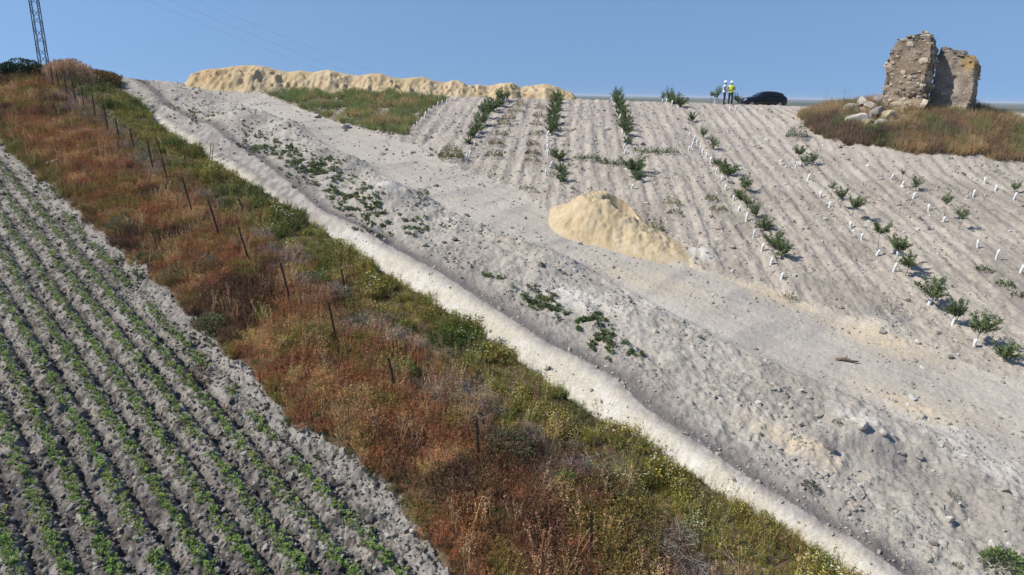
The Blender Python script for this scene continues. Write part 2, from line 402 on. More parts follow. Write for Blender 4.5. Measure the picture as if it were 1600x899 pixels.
class Tri:
    """collects loose triangles/quads (as quads) for leafy meshes"""
    def __init__(s): s.v = []; s.f = []; s.c = []
    def quad(s, a, b, c, d, col=(1, 1, 1)):
        n = len(s.v); s.v += [a, b, c, d]; s.f.append((n, n + 1, n + 2, n + 3)); s.c += [col] * 4
    def blade(s, base, tip, w, bend=(0, 0, 0), col=(1, 1, 1), seg=3):
        base = np.array(base, float); tip = np.array(tip, float); bend = np.array(bend, float)
        ax = tip - base; side = np.cross(ax, [random.uniform(-1, 1), random.uniform(-1, 1), .3]); side /= np.linalg.norm(side) + 1e-9
        prev = None
        for i in range(seg + 1):
            t = i / seg; p = base + ax * t + bend * t * t; ww = w * (1 - t * .85)
            if prev is not None: s.quad(prev[0], prev[1], p + side * ww, p - side * ww, col)
            prev = (p - side * ww, p + side * ww)
    def leaf(s, p, d, l, w, col=(1, 1, 1), nrm=None):
        p = np.array(p, float); d = np.array(d, float); d /= np.linalg.norm(d) + 1e-9
        if nrm is None: nrm = (random.uniform(-1, 1), random.uniform(-1, 1), random.uniform(-.2, 1))
        sd = np.cross(d, nrm); sd /= np.linalg.norm(sd) + 1e-9
        up = np.cross(sd, d) * l * .15
        s.quad(p, p + d * l * .5 + sd * w + up, p + d * l, p + d * l * .5 - sd * w + up, col)
    def mesh(s, name): return mesh_np(name, np.array(s.v), np.array(s.f), np.array(s.c), smooth=False)
def rdir(up=.0):
    a = random.uniform(0, 2 * math.pi); z = random.uniform(-1, 1); r = math.sqrt(1 - z * z)
    v = np.array([r * math.cos(a), r * math.sin(a), z]); v[2] = v[2] * (1 - up) + up; return v / np.linalg.norm(v)

def dry_tuft(i, n=34, h=.5, sp=.22):
    random.seed(100 + i); t = Tri()
    for k in range(n):
        a = random.uniform(0, 6.28); r = sp * math.sqrt(random.random()); b = (r * math.cos(a) * .6, r * math.sin(a) * .6, -.03)
        hh = h * random.uniform(.45, 1.1); lean = random.uniform(.05, .5) * hh; aa = a + random.uniform(-.8, .8)
        t.blade(b, (b[0] + lean * math.cos(aa), b[1] + lean * math.sin(aa), hh), random.uniform(.004, .009), (0, 0, -.2 * lean))
    return t.mesh('dry_tuft')
def weed(i, n=9, h=.5, sp=.2, leaves=16, ls=.045):
    """upright branching weed carrying many small leaves or seed clumps"""
    random.seed(200 + i); t = Tri()
    for k in range(n):
        a = random.uniform(0, 6.28); r = sp * math.sqrt(random.random()); b = np.array((r * math.cos(a) * .5, r * math.sin(a) * .5, -.03))
        hh = h * random.uniform(.5, 1.1); ln = random.uniform(.1, .5) * hh
        tip = b + np.array((ln * math.cos(a), ln * math.sin(a), hh)); t.blade(b, tip, .006, seg=2)
        for j in range(leaves):
            q = b + (tip - b) * random.uniform(.2, 1.0) + np.array(rdir()) * .03
            t.leaf(q, rdir(.25), ls * random.uniform(.6, 1.4), ls * random.uniform(.22, .4))
    return t.mesh('weed')
def rosette(i, n=26, h=.16, sp=.16):
    random.seed(300 + i); t = Tri()
    for k in range(n):
        a = random.uniform(0, 6.28); d = np.array((math.cos(a), math.sin(a), random.uniform(.15, 1.1)))
        b = np.array((math.cos(a), math.sin(a), 0)) * random.uniform(0, sp * .6) + np.array((0, 0, random.uniform(0, h * .6)))
        t.leaf(b, d, sp * random.uniform(.5, 1), sp * random.uniform(.16, .3), nrm=(0, 0, 1))
    return t.mesh('rosette')
def clod(i, sub=1, rough=.35):
    bm = bmesh.new(); bmesh.ops.create_icosphere(bm, subdivisions=sub, radius=1.0); r = np.random.default_rng(400 + i)
    s = r.uniform(.65, 1.25, 3)
    for v in bm.verts:
        k = 1 + rough * (r.random() - .5) * 2; v.co = Vector((v.co.x * k * s[0], v.co.y * k * s[1], v.co.z * k * s[2] * .75))
    me = bpy.data.meshes.new('clod'); bm.to_mesh(me); bm.free(); return me
def flower(i):
    random.seed(500 + i); t = Tri()
    for k in range(5):
        a = random.uniform(0, 6.28); r = .2 * math.sqrt(random.random()); p = (r * math.cos(a), r * math.sin(a), random.uniform(.4, .62))
        for j in range(3):
            b = 2.1 * j + a; t.leaf(p, (math.cos(b), math.sin(b), .4), .026, .013, nrm=(0, 0, 1))
    return t.mesh('flower_heads')

def pts_zone(n, x0, x1, y0, y1, test, rfun):
    """random points thinned with distance so that density on the picture stays even"""
    X = rng.uniform(x0, x1, n); Y = rng.uniform(y0, y1, n)
    k = test(X, Y) & (rng.random(n) < rfun(X, Y)); return X[k], Y[k]
def jit(col, n, a=.2):
    c = np.asarray(col) if np.ndim(col) == 2 else np.tile(col, (n, 1))
    return np.clip(c * (1 + a * (rng.random((n, 1)) - .5) * 2) * (1 + .4 * a * (rng.random((n, 3)) - .5) * 2), 0, 1)
def place(X, Y, dz=0): return np.stack([X, Y, H(X, Y) + dz], 1)
def rots(n, tilt=.25): return np.stack([rng.normal(0, tilt, n), rng.normal(0, tilt, n), rng.uniform(0, 6.28, n)], 1)
def scls(n, lo, hi, zlo=.8, zhi=1.2):
    s = rng.uniform(lo, hi, n); return np.stack([s, s, s * rng.uniform(zlo, zhi, n)], 1)

VEG_TUFT = lambda k: [proto('dry_tuft', dry_tuft(k + i), M_LEAF) for i in range(4)]
VEG_WEED = lambda k, **a: [proto('weed', weed(k + i, **a), M_LEAF) for i in range(4)]

def bank_u(X, Y): return (X - FE(Y)) / np.maximum(LE(Y) - FE(Y), .5)
RED = C(.37, .185, .088); STRAW = C(.56, .38, .18); OLIVE = C(.29, .255, .07); DARKB = C(.12, .075, .05); GREEN = C(.15, .20, .055); GREY = C(.36, .31, .26)
def bank_color(X, Y):
    u = bank_u(X, Y) + .12 * fbm(X / 1.4, Y / 1.4, 131, 3)
    n = fbm(X / 1.1, Y / 1.1, 133, 3); m = fbm(X / 2.6, Y / 2.6, 137, 3); q = fbm(X / .8, Y / .8, 139, 2)
    c = mix(np.tile(RED, (len(X), 1)), np.tile(STRAW, (len(X), 1)), sst(.0, .4, n) * .85)
    c = mix(c, np.tile(DARKB, (len(X), 1)), sst(.05, .4, -m) * .85)
    c = mix(c, np.tile(OLIVE * .9, (len(X), 1)), sst(.1, .4, q) * .65)
    c = mix(c, np.tile(OLIVE * .7, (len(X), 1)), sst(.14, .02, u) * sst(30, 36, Y) * .8)
    g = sst(.60, .74, u)
    og = mix(np.tile(OLIVE, (len(X), 1)), np.tile(GREEN * .8, (len(X), 1)), sst(-.1, .4, m)); og = mix(og, np.tile(STRAW * .8, (len(X), 1)), sst(.2, .55, n) * .7)
    c = mix(c, og, g)
    mid = np.exp(-((u - .62) / .09) ** 2) * sst(.0, .3, -q + .1)
    c = mix(c, np.tile(GREY, (len(X), 1)), mid * .8)
    return c
def bank_test(X, Y):
    u = bank_u(X, Y); return (u > -.005 + .06 * fbm(X * 1.2, Y * 1.2, 141, 2)) & (u < .998)
dens = lambda full, r0: (lambda X, Y: np.clip((r0 / np.maximum(np.hypot(X, Y), 1)) ** 1.3, 0, 1) * full)
X, Y = pts_zone(420000, -52, 14, 10.5, 60, bank_test, dens(1.0, 15))
gap = (fbm(X / .9, Y / .9, 143, 3) > .45) & (bank_u(X, Y) > .4)
X, Y = X[~gap], Y[~gap]
n = len(X); cc = jit(bank_color(X, Y), n, .45); hs = (.78 + .42 * (fbm(X / 1.3, Y / 1.3, 145, 2)) + .15 * sst(25, 45, Y)); hs = np.where(bank_u(X, Y) > .66, hs * np.clip(.72 + 1.1 * fbm(X / .75, Y / .75, 147, 2), .4, 1.5), hs)
hs *= np.where(bank_u(X, Y) < .10, .8, 1)
pick = rng.random(n) < .5
S = np.stack([hs * rng.uniform(.9, 1.4, n), hs * rng.uniform(.9, 1.4, n), hs * rng.uniform(.7, 1.25, n)], 1)
P = place(X, Y)
scatter('dry_grass', VEG_TUFT(0), P[pick], rots(pick.sum(), .2), S[pick], cc[pick], 'reddish brown and straw coloured dry grass covering the fenced bank', 'dry grass')
scatter('bank_weeds', VEG_WEED(10), P[~pick], rots((~pick).sum(), .15), S[~pick], jit(cc[~pick], (~pick).sum(), .15), 'dense mixed weeds on the bank, rusty by the field and olive by the trench', 'weeds')
k = (bank_u(X, Y) > .66) & (rng.random(n) < .20) & (fbm(X / 1.2, Y / 1.2, 149, 2) > -.3)
fc = np.where(rng.random((k.sum(), 1)) < .6, C(.75, .62, .12), C(.8, .78, .62))
scatter('wildflowers', [proto('flower_heads', flower(i), M_LEAF) for i in range(3)], P[k], rots(k.sum(), .1), S[k], fc, 'tiny yellow and cream flowers dotted over the olive weeds beside the trench', 'wildflowers')

def stalk(i):
    random.seed(950 + i); t = Tri()
    for k in range(6):
        a = random.uniform(0, 6.28); b = np.array((.1 * math.cos(a), .1 * math.sin(a), 0)); h = random.uniform(.6, 1.0); tip = b + np.array((random.uniform(-.2, .2), random.uniform(-.2, .2), h)); t.blade(b, tip, .006, seg=2)
        for j in range(9):
            q = b + (tip - b) * random.uniform(.6, 1.02); t.leaf(q, rdir(.6), .05, .010)
    return t.mesh('dry_stalks')
X, Y = pts_zone(16000, -52, 14, 10.5, 58, lambda X, Y: (bank_u(X, Y) > .02) & (bank_u(X, Y) < .90), dens(.9, 18)); n = len(X)
X, Y = X[fbm(X / 1.6, Y / 1.6, 171, 2) > -.1], Y[fbm(X / 1.6, Y / 1.6, 171, 2) > -.1]; n = len(X); uu = bank_u(X, Y)
cc = mix(np.tile(C(.50, .27, .12), (n, 1)), np.tile(C(.58, .42, .22), (n, 1)), rng.random(n)); cc = mix(cc, np.tile(C(.36, .33, .12), (n, 1)), sst(.6, .75, uu) * .8); cc = mix(cc, np.tile(C(.16, .09, .06), (n, 1)), (rng.random(n) < .25) * .9)
scatter('dry_stalks', [proto('dry_stalks', stalk(i), M_LEAF) for i in range(4)], place(X, Y), rots(n, .15), scls(n, .7, 1.25), jit(cc, n, .3), 'taller dry stalks with seed heads sticking out of the bank growth', 'dry stalks')

# ------------------------------------------------------------------ crop rows
def seedling(i):
    random.seed(600 + i); t = Tri()
    for k in range(20):
        a = random.uniform(0, 6.28); rr = random.uniform(.0, .03); b = np.array((math.cos(a) * rr, math.sin(a) * rr, random.uniform(.0, .11)))
        d = np.array((math.cos(a), math.sin(a), random.uniform(.2, 1.3)))
        g = random.uniform(.7, 1.3); t.leaf(b, d, random.uniform(.035, .07), random.uniform(.011, .02), (.21 * g, .31 * g, .075 * g), nrm=(random.uniform(-.5, .5), random.uniform(-.5, .5), 1))
    return t.mesh('crop_seedling')
cx, cy, crow = [], [], []
for k in range(-9, 6):
    x0 = RX0 + RSTEP * k
    L_ = np.arange(9.5, 46, .022)
    yy = L_ + rng.normal(0, .03, len(L_)); xx = x0 - RK * yy
    xx = xx - RSTEP * .10 * (vnoise(yy / 5, yy * 0 + 3, 5) - .5) + rng.normal(0, .115, len(yy))
    gapn = fbm(xx / 1.6, yy / 1.6, 151 + k, 3)
    keep = (gapn > -.62 + (.4 if k == 5 else 0)) & (xx < FE(yy) - (.75 if k < 5 else .5)) & (np.hypot(xx, yy) > 10.5) & (xx > -.95 * yy - 3)
    keep &= rng.random(len(yy)) < np.clip(26 / np.hypot(xx, yy), .6, 1)
    cx.append(xx[keep]); cy.append(yy[keep]); crow.append(np.full(keep.sum(), k))
cx = np.concatenate(cx); cy = np.concatenate(cy); crow = np.concatenate(crow); P = place(cx, cy, -.01)
rel = (P - np.array([0, 0, CAMZ])); dep = rel @ FWD; ix = IW / 2 + F * (rel @ RIGHT) / dep; iy = IH / 2 - F * (rel @ UP) / dep
vis = (ix > 4) & (ix < IW - 4) & (iy < IH - 4)
ROWW = ['first', 'second', 'third', 'fourth', 'fifth', 'sixth', 'seventh', 'eighth', 'ninth', 'tenth', 'eleventh', 'twelfth', 'thirteenth', 'fourteenth', 'fifteenth']
order = np.argsort(np.where(vis, dep, 1e9)); first = order[:300]
protos = []
for i in range(5): 
    me = seedling(i); me.materials.append(M_CROWN); protos.append(me)
for j in first:
    o = bpy.data.objects.new('crop_seedling', protos[random.randrange(5)]); COL.objects.link(o); o.location = P[j]
    s = random.uniform(.7, 1.35); o.scale = (s, s, s * random.uniform(.8, 1.2)); o.rotation_euler = (0, 0, random.uniform(0, 6.28))
    w_ = ROWW[5 - int(crow[j])]
    tag(o, f'leafy green crop seedling near the bottom of the {w_} row counted from the weedy bank', 'crop seedling', f'crop seedlings of the {w_} row')
rest = np.setdiff1d(np.arange(len(cx)), first); n = len(rest)
def seed2(i):
    me = seedling(i); return proto('crop_seedling', me, M_LEAF)
thin = sst(16, 40, dep[rest]); g = mix(np.tile(C(.25, .34, .09), (n, 1)), np.tile(C(.30, .36, .15), (n, 1)), thin)
scatter('crop_rows', [seed2(i) for i in range(5)], P[rest], rots(n, .1), scls(n, .5, 1.15), jit(g, n, .35), 'rows of green crop seedlings running up the furrowed field', 'crop rows')

# ------------------------------------------------------------------ clods (stuff)
CL = lambda k: [proto('clod', clod(k + i), M_CLOD) for i in range(5)]
fl = lambda X, Y: masks(X, Y)[0]['field'] & (np.hypot(X, Y) > 10)
X, Y = pts_zone(260000, -40, 10, 9, 42, fl, dens(.8, 13)); n = len(X)
s = np.clip(rng.lognormal(-3.4, .5, n), .014, .10); P = place(X, Y, 0); P[:, 2] += s * .1
dark = np.clip(sst(-.3, .3, fbm(X / 1.2, Y / 1.2, 161, 3)) * .6 + (rng.random(n) < .45) * .8 - .2, 0, 1)
cc = mix(np.tile(C(.30, .272, .235), (n, 1)), np.tile(C(.085, .076, .066), (n, 1)), dark)
scatter('clods', CL(0), P, rots(n, .5), np.stack([s * rng.uniform(.8, 1.5, n), s, s], 1), jit(cc, n, .25), 'lumpy grey clay clods between the crop rows', 'clods')
def rt(X, Y):
    d = masks(X, Y)[0]; return (d['spoil'] | d['orchard'] | d['track'] | d['trench']) & (np.hypot(X, Y) > 11)
def rd(X, Y):
    d = masks(X, Y)[0]
    a = np.where(d['spoil'], .45, np.where(d['orchard'], .36, np.where(d['trench'], .08, .2 + .4 * sst(22, 14, Y))))
    a = a * np.where(fbm(X / 1.7, Y / 1.7, 163, 3) > .08, 1, .3)
    return a * np.clip((16 / np.hypot(X, Y)) ** 1.2, 0, 1)
X, Y = pts_zone(620000, -32, 50, 11, 62, rt, rd); n = len(X)
s = np.clip(rng.lognormal(-3.75, .55, n), .01, .12) * (1 + .6 * sst(20, 45, Y)); P = place(X, Y, 0); P[:, 2] += s * .05
cc = mix(np.tile(C(.36, .322, .272), (n, 1)), np.tile(C(.52, .495, .46), (n, 1)), (rng.random(n) < .12).astype(float))
cc = mix(cc, np.tile(C(.25, .222, .2), (n, 1)), (rng.random(n) < .08).astype(float))
scatter('rubble', CL(20), P, rots(n, .6), np.stack([s * rng.uniform(.8, 1.5, n), s, s], 1), jit(cc, n, .12), 'loose earth lumps and small stones strewn over the pale hillside', 'loose rubble')

# ------------------------------------------------------------------ solid helpers
def bm_bar(bm, a, b, w, d=None, taper=1.0):
    a = Vector(a); b = Vector(b); d = d or w; ax = (b - a).normalized()
    s1 = ax.cross(Vector((0, 0, 1))) if abs(ax.z) < .95 else ax.cross(Vector((0, 1, 0))); s1.normalize(); s2 = ax.cross(s1)
    vs_ = []
    for p, k in ((a, 1), (b, taper)):
        for i, j in ((-1, -1), (1, -1), (1, 1), (-1, 1)): vs_.append(bm.verts.new(p + s1 * i * w * k / 2 + s2 * j * d * k / 2))
    for f in ((0, 1, 2, 3), (7, 6, 5, 4), (0, 4, 5, 1), (1, 5, 6, 2), (2, 6, 7, 3), (3, 7, 4, 0)): bm.faces.new([vs_[q] for q in f])
def bm_tube(bm, pts, rad, n=6, cap=True):
    rings = []; P = [Vector(p) for p in pts]
    for i, p in enumerate(P):
        ax = (P[min(i + 1, len(P) - 1)] - P[max(i - 1, 0)]).normalized()
        s1 = ax.cross(Vector((0, 0, 1))) if abs(ax.z) < .95 else ax.cross(Vector((0, 1, 0))); s1.normalize(); s2 = ax.cross(s1)
        r = rad[i] if hasattr(rad, '__len__') else rad
        rings.append([bm.verts.new(p + (s1 * math.cos(6.2832 * k / n) + s2 * math.sin(6.2832 * k / n)) * r) for k in range(n)])
    for a, b in zip(rings, rings[1:]):
        for k in range(n): bm.faces.new((a[k], a[(k + 1) % n], b[(k + 1) % n], b[k]))
    if cap: bm.faces.new(rings[0][::-1]); bm.faces.new(rings[-1])
def bm_done(name, bm, m, parent=None, smooth=False):
    bmesh.ops.recalc_face_normals(bm, faces=bm.faces)
    me = bpy.data.meshes.new(name); bm.to_mesh(me); bm.free()
    if smooth: me.polygons.foreach_set('use_smooth', np.ones(len(me.polygons), bool))
    return link(name, me, m, parent)

# ------------------------------------------------------------------ sand: near heap and long bank
def heap_patch(name, x0, x1, y0, y1, nx, ny, hfun, cfun, label, cat):
    gx, gy = np.meshgrid(np.linspace(x0, x1, nx), np.linspace(y0, y1, ny)); X = gx.ravel(); Y = gy.ravel()
    h = hfun(X, Y); B = Hbase(X, Y); Z = B + np.maximum(h, -.12)
    i = np.arange(ny - 1)[:, None] * nx + np.arange(nx - 1)[None, :]
    Q = np.stack([i, i + 1, i + nx + 1, i + nx], -1).reshape(-1, 4); Q = Q[(h[Q] > -.10).any(1)]
    used, inv = np.unique(Q, return_inverse=True)
    ox, oy = X[used].mean(), Y[used].mean(); oz = float(Hbase(np.array([ox]), np.array([oy]))[0])
    V = np.stack([X, Y, Z], 1)[used] - np.array([ox, oy, oz])
    o = link(name, mesh_np(name, V, inv.reshape(-1, 4), cfun(X, Y, h)[used]), M_SAND); o.location = (ox, oy, oz)
    return tag(o, label, cat)
hc = at(936, 350); t1 = at(1012, 388); t2 = at(1052, 399); lf = at(885, 330)
def heap_h(X, Y):
    def cone(c, h, rx, ry, p=1.0):
        q = np.sqrt(((X - c[0]) / rx) ** 2 + ((Y - c[1]) / ry) ** 2); return h * (1 - q ** p)
    n = fbm(X * 1.4, Y * 1.4, 201, 4) * .13 + fbm(X * 5, Y * 5, 203, 3) * .09
    a = cone(hc, 2.1, 2.55, 2.5); a = np.minimum(a, 1.46 + .15 * fbm(X * 1.1, Y * 1.1, 207, 2))
    b = cone(lf, .75, 1.35, 1.5); c = cone(t1, .62, 1.45, 1.2); e = cone(t2, .30, 1.0, .7)
    k = 5.0; acc = np.exp(k * a) + np.exp(k * (b - .25))
    for f_, h_, r_ in ((.28, 1.05, 1.9), (.5, .66, 1.5), (.7, .40, 1.1), (.88, .20, .8), (1.04, .09, .5)):
        cc_ = hc[:2] + (t2[:2] - hc[:2]) * f_; acc = acc + np.exp(k * cone(cc_, h_, r_, r_ * .95))
    m = np.log(acc) / k - .10
    # scooped bowl on its right shoulder, with a sharp rim
    bx = hc[0] + .85; by = hc[1] - .35; q = np.sqrt(((X - bx) / 1.0) ** 2 + ((Y - by) / 1.0) ** 2)
    m = m - .60 * (1 - sst(.70, 1.0, q)) * sst(-.2, .9, (X - bx) * .6 + (Y - by) * .7 + .4)
    g = fbm((X - hc[0]) * 3.5, (Y - hc[1]) * .9, 209, 3)
    return m + (n + .06 * g) * sst(-.1, .3, m)
def heap_c(X, Y, h):
    n = fbm(X * 1.6, Y * 1.6, 211, 4); n2 = fbm(X * 5, Y * 5, 215, 3)
    c = mix(C(.45, .345, .205), C(.52, .425, .285), sst(-.4, .4, n + .4 * n2)); return mix(mix(c, C(.36, .26, .14), sst(.0, .45, n) * .45), C(.42, .36, .29), np.exp(-np.abs(h) / .07) * sst(-.1, .4, n2) * .7)
heap_patch('sand_heap', hc[0] - 3.6, hc[0] + 4.6, hc[1] - 7.0, hc[1] + 3.0, 190, 190, heap_h, heap_c, 'dumped heap of yellow sand in the middle of the hillside beside the track', 'sand heap')

SIL = [(286, 136), (292, 130), (300, 121), (312, 111), (325, 108), (345, 107), (362, 104), (380, 102), (400, 102), (415, 104), (432, 109), (450, 112), (470, 110), (490, 113), (503, 110), (515, 109), (530, 113), (548, 117), (562, 118), (580, 115), (596, 115), (612, 121), (628, 123), (645, 121), (662, 120), (680, 127), (697, 129), (708, 125), (718, 126), (730, 134), (748, 132), (765, 134), (782, 130), (800, 129), (814, 137), (828, 134), (850, 131), (866, 134), (880, 140), (892, 144), (902, 154), (908, 158)]
BY = 63.5
sx = []; sz = []
for px, py in SIL:
    d = ray(px, py); sx.append(d[0] / d[1] * BY); sz.append(CAMZ + d[2] / d[1] * BY)
sx = np.array(sx); sz = np.array(sz); sbase = Hbase(sx, np.full(len(sx), BY)); sh = np.maximum(sz - sbase, 0.02)
def ridge_h(X, Y):
    top = np.interp(X, sx, sh, left=-.3, right=-.3)
    yc = BY + .5 * fbm(X / 2.2, X * 0 + 7, 221, 3); w = .55 + 1.25 * top + .3 * fbm(X / 1.5, X * 0, 225, 2)
    v = np.abs(Y - yc) / np.maximum(w, .3)
    n = fbm(X * .9, Y * .9, 227, 4) * .34 + fbm(X * 1.5, Y * .35, 229, 3) * .26 + fbm(X * 3.0, Y * 3.0, 231, 3) * .30
    h = top * (1 - np.clip(v, 0, 1.3) ** 1.15) + n * np.clip(top, 0, 1) * sst(0.02, .35, v) * sst(1.1, .7, v)
    return np.where(top < 0, -.3, h)
def ridge_c(X, Y, h):
    n = fbm(X * .7, Y * .7, 233, 4); n2 = fbm(X * 3, Y * 3, 235, 2); e = sst(-22, -26.5, X)
    c = mix(C(.45, .345, .20), C(.53, .43, .285), sst(-.4, .4, n + n2 * .4)); return mix(mix(c, C(.45, .31, .15), e * .5), C(.34, .19, .09), sst(.12, .5, n + .7 * n2) * .55)
heap_patch('sand_bank', sx.min() - .3, sx.max() + .4, BY - 3.6, BY + 3.6, 420, 70, ridge_h, ridge_c, 'long lumpy bank of pale yellow sand lying along the hill crest', 'sand bank')

# ------------------------------------------------------------------ fences
def fence(name, posts, label, wires):
    ps = []
    for x0, y0, x1, y1 in posts:                                  # top and foot of each post
        b = at(x1, y1)
        d = ray(x0, y0); t = b[1] / d[1]; top = np.array([d[0] * t, b[1], CAMZ + d[2] * t])
        ps.append((b, top))
    root = empty(name, ps[0][0], label, 'fence'); o0 = Vector(ps[0][0])
    for b, tp in ps:
        v = tp - b; L_ = np.linalg.norm(v); v = v / L_; foot = b - v * .55
        bm = bmesh.new(); w = .052
        # angle iron: two thin flanges
        bm_bar(bm, Vector(foot) - o0, Vector(tp) - o0, w, .012); 
        bm_bar(bm, Vector(foot + np.array([.026, .02, 0])) - o0, Vector(tp + np.array([.026, .02, -.004])) - o0, .012, .05)
        bm_done('post', bm, M_IRON, root)
    for fr in wires:
        bm = bmesh.new(); pts = []
        for (b, tp), (b2, tp2) in zip(ps, ps[1:]):
            p = b + (tp - b) * fr; q = b2 + (tp2 - b2) * fr
            for i in range(4):
                t = i / 4; r = p + (q - p) * t; r = r + np.array([0, 0, -.05 * 4 * t * (1 - t)]); pts.append(Vector(r) - o0)
        pts.append(Vector(q) - o0); bm_tube(bm, pts, .003, 4); bm_done('wire', bm, M_IRON, root)
MAINP = [(79, 104, 83, 140), (87, 109, 92, 140), (100, 117, 105, 152), (112, 126, 119, 163), (127, 136, 132, 174), (144, 149, 149, 188), (161, 163, 170, 214), (180, 186, 187, 224), (202, 201, 211, 240), (230, 221, 239, 266), (252, 246, 266, 300), (284, 277, 302, 338), (325, 313, 343, 370), (372, 355, 391, 415), (438, 411, 455, 480), (513, 472, 527, 540), (607, 560, 618, 612), (745, 657, 748, 722), (924, 803, 924, 888)]
fence('wire_fence', MAINP, 'long row of thin rusty iron fence posts climbing the weedy bank', (.62, .93))
fence('old_fence', [(243, 216, 252, 242), (288, 244, 292, 262), (373, 311, 381, 335), (533, 421, 539, 455)], 'few short leftover posts standing in the olive weeds between fence and trench', (.8,))

# ------------------------------------------------------------------ saplings and tree guards
def crown_mesh(i, n=1300, rx=.42, h=.75, low=.05):
    random.seed(700 + i); t = Tri(); nb = 15
    tips = []
    for b in range(nb):
        a = random.uniform(0, 6.28); r = rx * random.uniform(.35, 1.0); z = low + h * random.uniform(.25, 1.05) * (1 - .35 * (r / rx) ** 2)
        tips.append(np.array((r * math.cos(a), r * math.sin(a), z)))
    root = np.array((0, 0, low * .5))
    for b, tp in enumerate(tips):
        t.blade(root, tp, .009, seg=2, col=(.12, .1, .06)); g0 = random.uniform(.75, 1.2)
        for k in range(n // nb):
            s = random.uniform(.3, 1.05); q = root + (tp - root) * s + np.array(rdir()) * .075 * random.random()
            d = (tp - root) / np.linalg.norm(tp - root) * .7 + np.array(rdir(.1)); g = g0 * random.uniform(.7, 1.3)
            t.leaf(q, d, random.uniform(.05, .095), random.uniform(.011, .019), (.15 * g, .195 * g, .08 * g))
    return t.mesh('crown')
CROWNS = [crown_mesh(i) for i in range(6)] + [crown_mesh(20 + i, 420, .28, .6, .15) for i in range(3)]
for me in CROWNS: me.materials.append(M_CROWN)
def stem_mesh(i):
    bm = bmesh.new(); random.seed(800 + i); bm_tube(bm, [(0, 0, -.1), (.01, .01, .25), (.04 * random.uniform(-1, 1), .02, .55), (.05 * random.uniform(-1, 1), .03, .9)], [.02, .017, .013, .007], 6)
    bmesh.ops.recalc_face_normals(bm, faces=bm.faces); me = bpy.data.meshes.new('stem'); bm.to_mesh(me); bm.free(); me.materials.append(M_STEM); return me
STEMS = [stem_mesh(i) for i in range(4)]
def guard_mesh(i):
    bm = bmesh.new(); n = 10; prof = [(.058, -.06), (.056, .2), (.054, .46), (.050, .46), (.051, .2), (.052, .0)]
    rg = [[bm.verts.new((r * math.cos(6.2832 * k / n) * (1 + .1 * math.sin(2 * k + i)), r * math.sin(6.2832 * k / n), z + (.03 * math.sin(6.2832 * k / n + i) if z > .4 else 0))) for k in range(n)] for r, z in prof]
    for a, b in zip(rg, rg[1:]):
        for k in range(n): bm.faces.new((a[k], a[(k + 1) % n], b[(k + 1) % n], b[k]))
    bmesh.ops.recalc_face_normals(bm, faces=bm.faces); me = bpy.data.meshes.new('tree_guard'); bm.to_mesh(me); bm.free()
    me.polygons.foreach_set('use_smooth', np.ones(len(me.polygons), bool)); me.materials.append(M_GUARD); return me
GUARDS = [guard_mesh(i) for i in range(4)]
ORDW = ['first', 'second', 'third', 'fourth', 'fifth', 'sixth', 'seventh', 'eighth', 'ninth', 'tenth', 'eleventh', 'twelfth', 'thirteenth', 'fourteenth', 'fifteenth', 'sixteenth', 'seventeenth', 'eighteenth', 'nineteenth', 'twentieth'] + ['twenty-' + w for w in ('first', 'second', 'third', 'fourth', 'fifth', 'sixth', 'seventh', 'eighth', 'ninth')] + ['thirtieth', 'thirty-first', 'thirty-second', 'thirty-third', 'thirty-fourth', 'thirty-fifth']
def sapling(fx, fy, cx_, cy_, size, k, label, group, sparse=False):
    """fx,fy: foot; cx_,cy_: middle of the crown; size = crown width, all in picture pixels; built as a leaning little tree"""
    p = at(fx, fy); d = ray(cx_, cy_); t = p[1] / d[1]; c = np.array([d[0] * t, p[1], CAMZ + d[2] * t]); p[2] = H(p[0], p[1])[0]
    w = size / F * p[1]; hgt = max(c[2] - p[2], .12); lean = (c[0] - p[0])
    r = empty('sapling', p, label, 'sapling', group)
    st = link('stem', STEMS[k % 4], None, r); cm = CROWNS[6 + k % 3] if sparse else CROWNS[k % 6]
    cr = link('crown', cm, None, r); s = w / (.62 if sparse else .84); ch = .8 * s * .5
    zz = max(hgt - ch, 0.0); st.scale = (1, 1, max((zz + ch * .7) / .9, .15)); st.rotation_euler = (0, math.atan2(lean, hgt), 0)
    cr.location = (lean * zz / hgt + .0, 0, zz); cr.scale = (s * 1.12, s * random.uniform(.95, 1.2), s * random.uniform(.85, 1.05)); cr.rotation_euler = (0, .35 * math.atan2(lean, hgt), random.uniform(0, 6.28))
    return r
def guard(px, py, k, label, group, hpx=None, tilt=None):
    p = at(px, py); p[2] = H(p[0], p[1])[0]
    o = link('tree_guard', GUARDS[k % 4]); o.location = p; s = (hpx / F * p[1] / .46) if hpx else random.uniform(.6, .95)
    o.scale = (random.uniform(.8, 1.1),) * 2 + (s,); t = tilt if tilt is not None else random.uniform(-.05, .3); o.rotation_euler = (random.uniform(-.12, .12), t, random.uniform(0, .3))
    return tag(o, label, 'tree guard', group)
